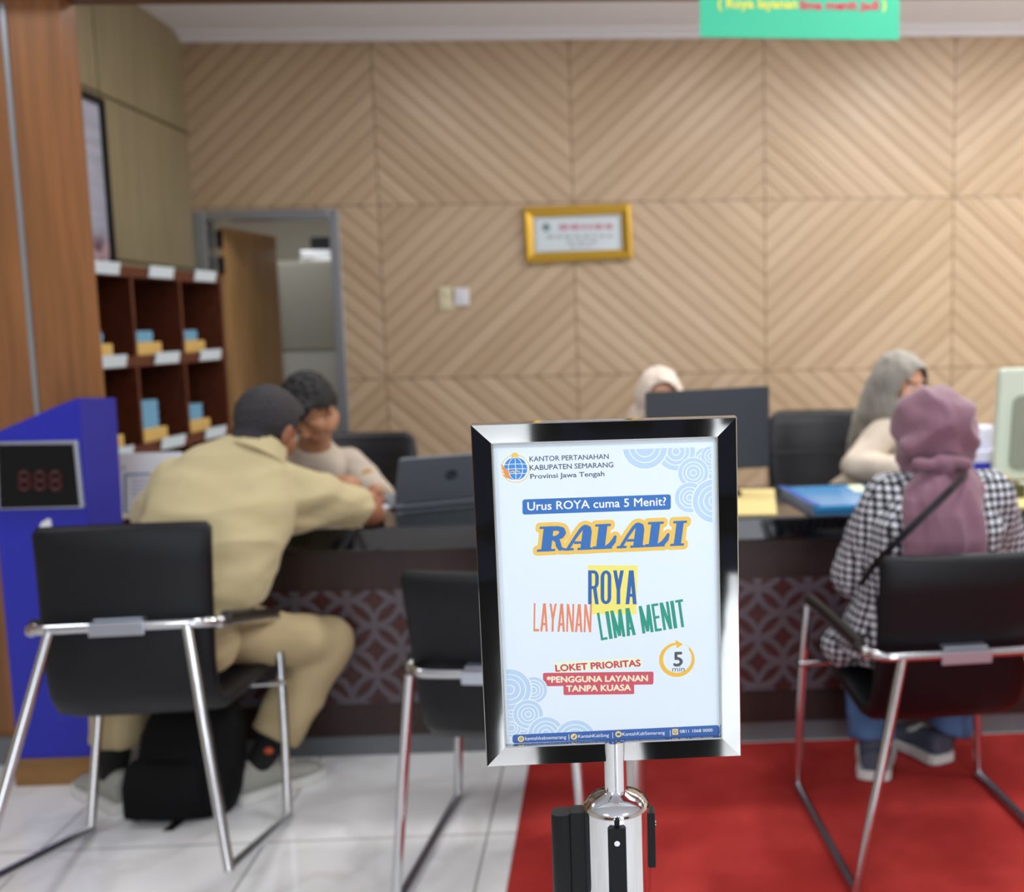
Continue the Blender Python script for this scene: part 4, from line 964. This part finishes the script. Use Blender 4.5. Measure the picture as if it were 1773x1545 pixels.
def body(root, P_, skin, Mh, hs=1.0, hands=((0, 0),), r=1.0, voxel=.0042, curl=(.5, .5), sock='sock', shut=False):
    bm = B(); head(bm, Mh, hs); c = Mh.translation
    cone(bm, c + Mh.to_3x3() @ V((0, -.02, -.05)), .056 * hs, P_['neck'], .058)
    trunk(bm, [P_['pelvis'], lerp(P_['pelvis'], P_['chest'], .5), P_['chest'], lerp(P_['chest'], P_['neck'], .7), P_['neck']], P_['right'], [(.14 * r, .095 * r), (.125 * r, .09 * r), (.15 * r, .10 * r), (.13 * r, .07 * r), (.06, .055)])
    ell(bm, P_['pelvis'], (.14 * r, .11 * r, .09 * r))
    for s, k in ((0, 'l'), (1, 'r')):
        limb(bm, [lerp(P_['chest'], P_['neck'], .55), P_['sh' + k], P_['el' + k], P_['wr' + k]], [.06, .05 * r, .038 * r, .026])
        hand(bm, P_['wr' + k], P_['hd' + k], P_['hn' + k], P_['ts' + k], curl[s])
        limb(bm, [lerp(P_['pelvis'], P_['hip' + k], .6), P_['hip' + k], P_['kn' + k], lerp(P_['kn' + k], P_['an' + k], .35), P_['an' + k]], [.07, .072 * r, .052 * r, .05 * r, .033])
        f = V(P_['to' + k]) - V(P_['an' + k]); f.z = 0; cone(bm, V(P_['an' + k]), .03, V((P_['an' + k].x, P_['an' + k].y, .05)) + (f.normalized() if f.length > 1e-4 else f) * .05, .022)
    me = remesh(bm, voxel, 3, factor=.4); paint(me, head_paint(Mh, hs, shut))
    return link('body', me, [skin, M['eye'], M['iris'], M['brow'], M['lip'], M[sock]], root)
def person(name, lab, loc): return thing('person', lab, 'person', loc)
UP = V((0, 0, 1))

# ---- visitor man in khaki, leaning over the counter from the tipped chair
R_ = Matrix.Translation(V(CHL['loc'])) @ Matrix.Rotation(CHL['rz'], 4, 'Z') @ Matrix.Rotation(-CHL['tilt'], 4, 'X')
pm = person('person', 'man in khaki shirt and trousers sitting with his back turned, leaning on the counter', (-1.05, 2.95, 0))
p = dict(pelvis=V((-1.145, 2.82, .59)), chest=at(392, 880, 2.97), neck=at(450, 778, 3.03), right=V((1, .1, -.05)))
p.update(shl=at(312, 842, 3.0), ell=at(262, 908, 3.28), wrl=V((-1.20, 3.42, .80)), hdl=V((.8, .5, -.1)), hnl=UP, tsl=1,
         shr=at(515, 856, 3.06), elr=at(646, 902, 3.36), wrr=at(648, 886, 3.48), hdr=V((-.25, 1, .0)), hnr=UP, tsr=-1,
         hipl=V((-1.235, 2.86, .57)), knl=V((-1.42, 3.13, .50)), anl=at(196, 1335, 3.06), tol=at(146, 1372, 3.08),
         hipr=V((-1.115, 2.92, .56)), knr=at(566, 1114, 3.265), anr=at(456, 1328, 3.07), tor=at(530, 1372, 3.11))
FEET = {}
for k, a_, b_ in (('l', (222, 1404), (143, 1362)), ('r', (410, 1390), (530, 1350))):     # heel and toe of each shoe on the tiles
    h_, t_ = atz(*a_, 0), atz(*b_, 0); d_ = (t_ - h_).normalized(); FEET[k] = (h_, d_); p['an' + k] = h_ + d_ * .075 + V((0, 0, .10)); p['to' + k] = h_ + d_ * .2
p['elr'].z = max(p['elr'].z, .80); p['wrr'].z = .815
Mh = head_mat(at(466, 740, 3.06), V((.42, .85, -.42)), .12)
body(pm, p, M['skind'], Mh, 1.0)
I_ = Mh.inverted()
bm = B(); ell(bm, (0, -.017, .023), (.081, .099, .0925), Mh, 32, 20); ell(bm, (0, -.040, -.045), (.063, .058, .075), Mh); ell(bm, (0, .03, .055), (.066, .05, .05), Mh)
def hcut(c):
    q = I_ @ c; return q.z < -.106 or (q.y > .035 and q.z < .055) or (q.y > -.024 + min(0, q.z + .03) * .35 and q.z < -.028) or (q.y > .0 and q.z < .012)
link('hair', remesh(bm, .0045, 14, fold=(.0025, (70, 70, 70), 3), cut=hcut, thick=.003), [M['hairg']], pm)
bm = B()
pel = p['pelvis']
trunk(bm, [pel + V((-.0, -.02, -.005)), pel + V((0, -.02, .07)), lerp(pel, p['chest'], .45) + V((.01, -.035, .0)), lerp(pel, p['chest'], .8) + V((0, -.03, 0)), p['chest'] + V((0, -.015, .0)), lerp(p['chest'], p['neck'], .62), lerp(p['chest'], p['neck'], 1.0)], p['right'], [(.150, .135), (.160, .138), (.172, .136), (.188, .14), (.195, .135), (.155, .10), (.075, .07)])
for k in 'lr':
    cone(bm, lerp(p['chest'], p['neck'], .55), .085, p['sh' + k], .076); e_ = lerp(p['sh' + k], p['el' + k], .76 if k == 'r' else .86)
    cone(bm, p['sh' + k], .078, lerp(p['sh' + k], e_, .5), .078); cone(bm, lerp(p['sh' + k], e_, .5), .078, e_, .070, (True, False))
cone(bm, lerp(p['chest'], p['sh' + 'r'], .3) + V((0, 0, -.03)), .1, lerp(p['shr'], p['elr'], .35), .075)
shirt = link('shirt', remesh(bm, .007, 5, fold=(.010, (5, 5, 11), 1.3)), [M['khaki']], pm)
bm = B(); nk = p['neck'] + V((0, -.004, .004)); ax_ = (Mh.translation - nk).normalized(); sx2 = ax_.cross(V((0, 1, 0))).normalized(); sy2 = sx2.cross(ax_)
loft(bm, [super_ring(nk + ax_ * h_, sx2, sy2, rr_, rr_ * 1.0, 28) for h_, rr_ in ((-.03, .088), (-.005, .080), (.022, .072), (.024, .068), (.0, .07))]); obj('collar', bm, M['khaki'], shirt, True, angle=1.5)
bm = B()
trunk(bm, [pel + V((0, 0, -.085)), pel + V((0, -.01, -.04)), pel + V((0, -.015, .05))], V((1, .1, 0)), [(.13, .11), (.15, .135), (.150, .13)])
for k in 'lr':
    an = lerp(p['kn' + k], p['an' + k], .80)
    limb(bm, [lerp(pel, p['hip' + k], .7), p['hip' + k], lerp(p['hip' + k], p['kn' + k], .55), p['kn' + k]], [.088, .088, .080, .080])
    cone(bm, p['kn' + k], .084, lerp(p['kn' + k], an, .5), .082); cone(bm, lerp(p['kn' + k], an, .5), .082, an, .076, (True, False))
link('trousers', remesh(bm, .008, 6, fold=(.006, (7, 7, 9), 4.2)), [M['trouser']], pm)
for k, mk in (('l', 0), ('r', 1)):
    bm = B(); a_ = p['an' + k]; cone(bm, lerp(p['kn' + k], a_, .72), .046, V((a_.x, a_.y, .10)), .040); so_ = link('sock', remesh(bm, .006, 3), [M['sock']], pm)
    if mk: bm = B(); q_ = lerp(p['kn' + k], a_, .86); ell(bm, (q_.x + .012, q_.y - .044, q_.z), (.014, .006, .011)); obj('sock_mark', bm, M['orange'], so_, True)
    hx, d_ = FEET[k]; shoe(pm, hx, hx + d_ * .275, 'shoe', M['shoe'], M['sole'], .052, .118)

# ---- black backpack between his feet
bp = at(306, 1330, 2.99)
t = thing('backpack', 'black backpack standing on the tiles under the tipped chair', 'backpack', (bp.x, 2.99, 0))
bm = B(); loft(bm, [super_ring((bp.x + .01 * k, 3.02 + .05 * z, z), V((1, 0, 0)), V((0, 1, 0)), w_, d_, 32, 3.2) for k, (z, w_, d_) in enumerate(((.003, .122, .075), (.012, .14, .088), (.06, .147, .095), (.15, .146, .095), (.24, .138, .085), (.31, .115, .065), (.34, .07, .035)))]); obj('bag_body', bm, M['bag'], t, True, angle=1.2)
bm = B(); loft(bm, [super_ring((bp.x - .02, 2.94 + .05 * z, z), V((1, 0, 0)), V((0, 1, 0)), w_, d_, 28, 3.5) for z, w_, d_ in ((.02, .09, .025), (.03, .11, .042), (.11, .112, .042), (.17, .10, .03), (.185, .08, .015))]); obj('front_pocket', bm, M['bag'], t, True, angle=1.2)
bm = B(); g0 = atz(236, 1408, .01); tube(bm, [g0 + V((.09, .06, .03)), g0 + V((.02, .03, .02)), g0 + V((-.015, .02, .0)), g0 + V((-.02, -.02, -.004)), g0 + V((.02, -.035, -.004)), g0 + V((.08, 0, 0)), g0 + V((.13, .05, .02))], .0055, 8); obj('strap', bm, M['strap'], t, True)
bm = B(); g1 = atz(292, 1438, .003); loft(bm, [[q + V((s_ * .014, 0, 0)) + V((0, 0, h_)) for s_, h_ in ((-1, 0), (1, 0), (1, .003), (-1, .003))] for q in (V((g1.x - .002, g1.y, .001)), V((g1.x + .01, g1.y + .06, .003)), V((bp.x - .01, 2.93, .03)), V((bp.x, 2.91, .12)))]); obj('strap', bm, M['strap'], t)

# ---- uniformed man behind the counter
pw_ = person('person', 'black-haired man in beige uniform bending over papers behind the counter', (-1.0, 4.3, 0))
p = dict(pelvis=V((-1.06, 4.42, .56)), chest=at(556, 850, 4.16), neck=at(543, 775, 4.06), right=V((-1, .05, 0)))
p.update(shr=at(478, 812, 4.12), elr=at(505, 872, 3.95), wrr=at(568, 838, 3.87), hdr=V((.9, -.30, .08)), hnr=V((.1, -.6, .75)), tsr=1,
         shl=at(606, 803, 4.14), ell=at(662, 872, 4.02), wrl=at(650, 850, 3.83), hdl=V((-.8, -.5, -.25)), hnl=V((0, -.3, 1)), tsl=-1,
         hipl=V((-.96, 4.38, .53)), knl=V((-.93, 4.05, .5)), anl=V((-.93, 4.1, .09)), tol=V((-.93, 3.96, .03)),
         hipr=V((-1.15, 4.38, .53)), knr=V((-1.2, 4.06, .5)), anr=V((-1.2, 4.12, .09)), tor=V((-1.22, 3.98, .03)))
Mh = head_mat(at(536, 708, 3.94), V((-.22, -.66, -.72)), .08)
body(pw_, p, M['skin'], Mh, 1.0, curl=(1.0, 1.2), shut=True)
I2 = Mh.inverted()
bm = B(); ell(bm, (0, -.016, .032), (.090, .106, .100), Mh, 28, 18); ell(bm, (0, .045, .068), (.074, .052, .055), Mh); ell(bm, (0, -.06, -.02), (.07, .05, .06), Mh)
def hcut2(c):
    q = I2 @ c; return q.z < -.062 or (q.y > .04 and q.z < .045 + .012 * math.sin(q.x * 60)) or (q.y > -.012 and q.z < -.02) or (q.y > .012 and q.z < .02)
link('hair', remesh(bm, .0045, 3, fold=(.008, (38, 38, 38), 9), cut=hcut2, thick=.004), [M['hair']], pw_)
def shirt_of(p, root, m_, fold, sleeves=.97, sl_r=(.068, .062, .050), wid=1.0, seed=2., hem=-.1):
    bm = B(); pel = p['pelvis']
    trunk(bm, [pel + UP * hem, pel + UP * .03, lerp(pel, p['chest'], .5), p['chest'], lerp(p['chest'], p['neck'], .6), p['neck']], p['right'], [(.17 * wid, .125), (.165 * wid, .125), (.155 * wid, .12), (.175 * wid, .125), (.14 * wid, .09), (.068, .064)])
    for k in 'lr':
        cone(bm, lerp(p['chest'], p['neck'], .5), .08, p['sh' + k], sl_r[0]); w_ = lerp(p['el' + k], p['wr' + k], sleeves)
        cone(bm, p['sh' + k], sl_r[0], p['el' + k], sl_r[1]); cone(bm, p['el' + k], sl_r[1], w_, sl_r[2], (True, False))
    return link('shirt', remesh(bm, .0065, 5, fold=fold), [m_], root)
def trousers_of(p, root, m_, r=1.0, to=.82):
    bm = B(); pel = p['pelvis']; trunk(bm, [pel + UP * -.08, pel + UP * -.03, pel + UP * .06], V((1, 0, 0)), [(.14 * r, .11), (.165 * r, .13), (.155 * r, .12)])
    for k in 'lr':
        an = lerp(p['kn' + k], p['an' + k], to)
        limb(bm, [lerp(pel, p['hip' + k], .7), p['hip' + k], p['kn' + k]], [.1 * r, .1 * r, .078 * r]); cone(bm, p['kn' + k], .078 * r, an, .066 * r, (True, False))
    return link('trousers', remesh(bm, .008, 4, fold=(.006, (8, 8, 8), 1.)), [m_], root)
def shoes_of(p, root, up, so_, L_=.255, fl=0.0):
    for k in 'lr':
        a_ = V(p['an' + k]); f = V(p['to' + k]) - a_; f.z = 0; f.normalize(); h_ = V((a_.x, a_.y, fl)) - f * .055; shoe(root, h_, h_ + f * L_, 'shoe', up, so_, .045, .08)
sh_ = shirt_of(p, pw_, M['uniform'], (.008, (9, 9, 6), 3.1), sleeves=.72)
q = lerp(p['shl'], p['ell'], .35); bm = B(); e_ = V((.55, -.8, .2)).normalized()
loft(bm, [super_ring(q + e_ * (.060 + h_), e_.cross(UP).normalized(), e_.cross(e_.cross(UP)).normalized(), .019, .024, 20, 3) for h_ in (0, .012)]); obj('sleeve_patch', bm, M['patch'], sh_)
bm = B(); nk = p['neck']; ax_ = (Mh.translation + V((0, .06, -.05)) - nk).normalized(); sx2 = ax_.cross(V((0, 1, 0))).normalized(); sy2 = sx2.cross(ax_)
loft(bm, [super_ring(nk + ax_ * h_, sx2, sy2, rr_, rr_, 28) for h_, rr_ in ((-.03, .082), (-.005, .074), (.02, .068), (.02, .064), (.0, .062))]); obj('collar', bm, M['uniform'], sh_, True, angle=1.5)
trousers_of(p, pw_, M['dark']); shoes_of(p, pw_, M['sock'], M['sock'])
bm = B(); wv = (p['wrr'] - p['elr']).normalized(); wq = lerp(p['elr'], p['wrr'], .93); a2 = wv.orthogonal().normalized()
loft(bm, [super_ring(wq + wv * h_, a2, wv.cross(a2), r_, r_, 24) for h_, r_ in ((-.012, .030), (-.01, .034), (.01, .034), (.012, .030))]); obj('wristwatch', bm, M['plastic'], pw_, True)
office_chair('dark padded office chair behind the uniformed man, in front of the wooden wall', (-1.06, 4.44, 0), math.radians(4), .245, .925)

# ---- headscarves
def scarf(root, Mh, m_, rad=(.096, .116, .122), open_=(.074, .088), oz=-.018, drape=(), fold=(.007, (18, 18, 10), 5), oy=.040, extra=None, name='headscarf'):
    I3 = Mh.inverted(); bm = B(); ell(bm, (0, -.014, .004), rad, Mh, 32, 20); ell(bm, (0, .004, -.06), (rad[0] * .90, rad[1] * .80, rad[2] * .72), Mh, 28, 16)
    for a, ra, b, rb_ in drape: cone(bm, a, ra, b, rb_, n=24)
    if extra: extra(bm)
    def cut(c):
        q = I3 @ c; return q.y > oy and (q.x / open_[0]) ** 2 + ((q.z - oz) / open_[1]) ** 2 < 1
    return link(name, remesh(bm, .0055, 6, fold=fold, cut=cut, thick=.004), [m_], root)

# ---- woman in the cream headscarf behind the black monitor
w1 = person('person', 'woman in cream headscarf sitting behind the black monitor', (.2, 4.5, 0))
hc = at(1142, 690, 4.33); hc.z = at(1142, 690, 4.33).z
p = dict(pelvis=V((.20, 4.58, .56)), chest=V((.205, 4.46, .83)), neck=V((.205, 4.39, .98)), right=V((-1, 0, 0)))
p.update(shl=V((.36, 4.44, .885)), ell=V((.43, 4.25, .82)), wrl=V((.33, 4.03, .80)), hdl=V((-.3, -.9, -.05)), hnl=UP, tsl=-1,
         shr=V((.05, 4.44, .885)), elr=V((-.02, 4.25, .80)), wrr=V((.09, 4.03, .80)), hdr=V((.3, -.9, -.05)), hnr=UP, tsr=1,
         hipl=V((.29, 4.52, .53)), knl=V((.31, 4.14, .5)), anl=V((.31, 4.18, .085)), tol=V((.31, 4.04, .03)), hipr=V((.11, 4.52, .53)), knr=V((.09, 4.14, .5)), anr=V((.09, 4.18, .085)), tor=V((.09, 4.04, .03)))
Mh = head_mat(hc, V((.16, -.97, -.10)), -.06)
body(w1, p, M['skinl'], Mh, .97); shirt_of(p, w1, M['uniform2'], (.006, (9, 9, 6), 6.1), wid=.93)
hm = M['hcream']
scarf(w1, Mh, hm, drape=((hc + V((0, .02, -.07)), .09, p['neck'] + V((0, 0, -.02)), .125), (p['neck'] + V((0, 0, -.02)), .125, p['chest'] + V((0, -.03, .0)), .14)), open_=(.070, .090), oz=-.014)
trousers_of(p, w1, M['dark'], .95); shoes_of(p, w1, M['sock'], M['sock'], .235)
office_chair('dark office chair under the woman in the cream headscarf', (.2, 4.58, 0), 0, .23, .84)

# ---- woman in the grey headscarf turned to the side
w2 = person('person', 'woman in grey headscarf and sand shirt turned sideways behind the counter', (1.1, 4.3, 0))
hc = at(1562, 664, 4.17)
p = dict(pelvis=V((1.02, 4.46, .56)), chest=at(1542, 798, 4.26), neck=at(1556, 728, 4.22), right=V((-.45, -.9, 0)).normalized())
p.update(shr=at(1530, 752, 4.10), elr=at(1482, 820, 4.00), wrr=V((1.21, 3.86, .80)), hdr=V((.9, -.35, -.1)), hnr=UP, tsr=1,
         shl=p['chest'] + V((.13, .20, .09)), ell=V((1.36, 4.24, .84)), wrl=V((1.30, 4.05, .81)), hdl=V((-.6, -.7, -.1)), hnl=UP, tsl=-1,
         hipl=V((1.1, 4.44, .53)), knl=V((1.38, 4.22, .5)), anl=V((1.36, 4.2, .085)), tol=V((1.45, 4.1, .03)), hipr=V((1.0, 4.36, .53)), knr=V((1.22, 4.06, .5)), anr=V((1.2, 4.1, .085)), tor=V((1.3, 4.0, .03)))
p['elr'].z = max(p['elr'].z, .822)
Mh = head_mat(hc, V((.62, -.78, -.10)), .06)
body(w2, p, M['skinl'], Mh, .98); shirt_of(p, w2, M['uniform2'], (.008, (9, 9, 6), 8.1), sl_r=(.064, .058, .048), wid=.95)
b0_ = Mh @ V((0, -.07, -.03)); b1_ = at(1496, 745, 4.33); b2_ = at(1486, 800, 4.40)
scarf(w2, Mh, M['hgrey'], drape=((hc + V((-.03, .02, -.07)), .085, p['neck'] + V((-.01, .0, -.02)), .10), (b0_, .085, b1_, .06), (b1_, .06, b2_, .045)),  fold=(.009, (20, 20, 8), 7))
trousers_of(p, w2, M['dark'], .95); shoes_of(p, w2, M['sock'], M['sock'], .235)
office_chair('black padded office chair behind the woman in the grey headscarf', (.93, 4.50, 0), math.radians(-8), .245, .975)

# ---- visitor woman in the mauve headscarf and checked shirt
wv_ = person('person', 'woman in mauve headscarf and checked shirt sitting with her back turned', (.84, 2.85, .0075))
p = dict(pelvis=V((.845, 2.80, .57)), chest=at(1622, 905, 2.74), neck=at(1622, 822, 2.77), right=V((1, .05, 0)))
p.update(shl=at(1545, 868, 2.77), ell=at(1484, 992, 2.86), wrl=V((.87, 3.29, .80)), hdl=V((.5, .8, 0)), hnl=UP, tsl=1,
         shr=at(1705, 862, 2.77), elr=at(1742, 975, 2.90), wrr=V((1.0, 3.34, .795)), hdr=V((-.4, .9, 0)), hnr=UP, tsr=-1,
         hipl=V((.76, 2.84, .545)), knl=at(1505, 1140, 3.18), anl=at(1508, 1305, 3.08), tol=atz(1512, 1322, 0), hipr=V((.93, 2.84, .545)), knr=at(1690, 1120, 3.2), anr=at(1632, 1288, 3.18), tor=at(1600, 1278, 3.26))
Mh = head_mat(at(1616, 744, 2.80), V((-.12, .97, -.18)), -.05)
body(wv_, p, M['skinl'], Mh, .98, sock='sneaker')
def vshirt():
    bm = B(); pel = p['pelvis']
    trunk(bm, [pel + V((-.02, .0, -.10)), pel + V((-.01, -.01, -.03)), pel + V((0, -.02, .06)), lerp(pel, p['chest'], .5) + V((0, -.01, 0)), p['chest'], lerp(p['chest'], p['neck'], .62), p['neck']], p['right'], [(.215, .16), (.205, .15), (.18, .13), (.175, .13), (.18, .125), (.14, .09), (.07, .066)])
    for k in 'lr':
        cone(bm, lerp(p['chest'], p['neck'], .45), .085, p['sh' + k], .078); cone(bm, p['sh' + k], .078, p['el' + k], .074); cone(bm, p['el' + k], .074, lerp(p['el' + k], p['wr' + k], .95), .06, (True, False))
        if k == 'l': cone(bm, p['hipl'] + V((0, 0, -.02)), .11, at(1458, 1118, 2.86), .055)
        cone(bm, p['hip' + k] + V((0, 0, -.01)), .12, lerp(p['hip' + k], p['kn' + k], .35), .10)
    me = remesh(bm, .0065, 5, fold=(.008, (8, 8, 6), 2.7)); return link('shirt', me, [M['check']], wv_)
vshirt()
hc = Mh.translation
tie = at(1628, 802, 2.668)
def vx(bm):
    for k, (dx, dz, r_) in enumerate(((-.045, -.0, .05), (.0, .0, .055), (.045, .0, .05))): cone(bm, hc + V((dx * .8, -.06, -.02)), .06, tie + V((dx, .055, .035)), r_ * .75)
def cape(bm):                             # the tied tail spread over the upper back
    rows_ = [(800, .05, 2.71, .035), (818, .074, 2.69, .04), (845, .10, 2.665, .046), (890, .108, 2.63, .045), (935, .108, 2.605, .04), (962, .105, 2.60, .035), (985, .10, 2.60, .03)]
    rings = []
    for y_, hw_, yy, th_ in rows_:
        c_ = at(1640, y_, yy); rings.append([V((q.x, q.y + 1.6 * (q.x - c_.x) ** 2 + .006 * math.sin((q.x - c_.x) * 95 + y_ * .01), q.z)) for q in super_ring(c_, V((1, 0, 0)), V((0, 1, 0)), hw_, th_, 48, 2.6)])
    loft(bm, rings)
scarf(wv_, Mh, M['hmauve'], rad=(.108, .122, .112), drape=((hc + V((0, .0, -.06)), .088, p['neck'] + V((0, .02, -.0)), .082),), fold=(.015, (13, 6, 10), 11), extra=vx)
bm = B(); cape(bm); link('scarf_tail', remesh(bm, .0055, 4, fold=(.009, (22, 10, 4), 4)), [M['hmauve']], wv_)
bm = B(); tube(bm, [tie + V((x, -.004 - .5 * x * x * 6, .004 * math.sin(x * 60))) for x in np.linspace(-.075, .075, 11)], [.012, .016, .017, .016, .018, .024, .018, .016, .017, .016, .012], 10); ell(bm, tie + V((.015, -.012, -.008)), (.022, .014, .024))
link('scarf_knot', remesh(bm, .004, 3), [M['hmauve']], wv_)
bm = B(); sp = [at(1684, 812, 2.72), at(1668, 826, 2.615), at(1648, 846, 2.575), at(1600, 892, 2.552), at(1545, 945, 2.575), at(1508, 985, 2.65), at(1488, 1015, 2.74)]
fr2 = frames(sp); loft(bm, [[q + V((0, -1, 0)) * h_ + b_ * s_ for s_, h_ in ((-.009, 0), (.009, 0), (.009, .004), (-.009, .004))] for q, t_, a_, b_ in [(q, t_, None, t_.cross(V((0, -1, 0))).normalized()) for q, t_, _, _ in fr2]]); obj('bag_strap', bm, M['strap'], wv_)
bm = B(); pel = p['pelvis']; trunk(bm, [pel + UP * -.085, pel + UP * -.04, pel + UP * .03], V((1, 0, 0)), [(.14, .11), (.16, .125), (.15, .115)])
for k in 'lr':
    an = lerp(p['kn' + k], p['an' + k], .86); limb(bm, [lerp(pel, p['hip' + k], .7), p['hip' + k], p['kn' + k]], [.098, .098, .078]); cone(bm, p['kn' + k], .078, an, .072, (True, False))
link('jeans', remesh(bm, .008, 4, fold=(.007, (9, 9, 9), 2.)), [M['jeans']], wv_)
for k, h0, t0 in (('l', atz(1512, 1352, .0075), V((.3, 1, 0))), ('r', atz(1634, 1322, .0075), V((-.42, .9, 0)))):
    bm = B(); a_ = p['an' + k]; cone(bm, lerp(p['kn' + k], a_, .8), .04, V((a_.x, a_.y, .08)), .036); link('sock', remesh(bm, .006, 2), [M['sneaker']], wv_)
    h0 = V((h0.x, h0.y, .0075)); shoe(wv_, h0, h0 + t0.normalized() * .245, 'shoe', M['sneaker'], M['sole'], .056, .095)

# ---- the photographer, seen only as a dark reflection in the polished frame
ph = person('person', 'person in navy top and black trousers standing behind the camera, mirrored in the steel frame', (.04, -.36, 0))
p = dict(pelvis=V((.04, -.37, .93)), chest=V((.04, -.38, 1.25)), neck=V((.04, -.37, 1.44)), right=V((1, 0, 0)))
p.update(shr=V((.23, -.37, 1.38)), elr=V((.31, -.36, 1.10)), wrr=V((.30, -.27, .86)), hdr=V((0, .15, -1)), hnr=V((1, 0, 0)), tsr=1,
         shl=V((-.15, -.37, 1.38)), ell=V((-.27, -.28, 1.14)), wrl=V((-.12, -.18, 1.27)), hdl=V((.6, .3, .5)), hnl=V((-.5, -.4, .6)), tsl=1,
         hipl=V((-.06, -.37, .90)), knl=V((-.08, -.35, .50)), anl=V((-.10, -.38, .09)), tol=V((-.13, -.2, .03)), hipr=V((.14, -.37, .90)), knr=V((.16, -.35, .50)), anr=V((.17, -.38, .09)), tor=V((.2, -.2, .03)))
Mh = head_mat(V((.03, -.34, 1.60)), V((0, 1, -.15)))
body(ph, p, M['skin'], Mh, 1.0); bm = B(); ell(bm, (0, -.02, .03), (.086, .10, .094), Mh); ell(bm, (0, -.06, -.03), (.07, .05, .07), Mh); I9 = Mh.inverted()
link('hair', remesh(bm, .006, 3, cut=lambda c: (I9 @ c).y > .04 and (I9 @ c).z < .06, thick=.004), [M['hair']], ph)
shirt_of(p, ph, mat('navy_cloth', '1b2233', .85), (.006, (9, 9, 6), 1.1), sleeves=.9, wid=1.12, hem=-.12); trousers_of(p, ph, M['sock'], 1.05); shoes_of(p, ph, M['sock'], M['plastic'])
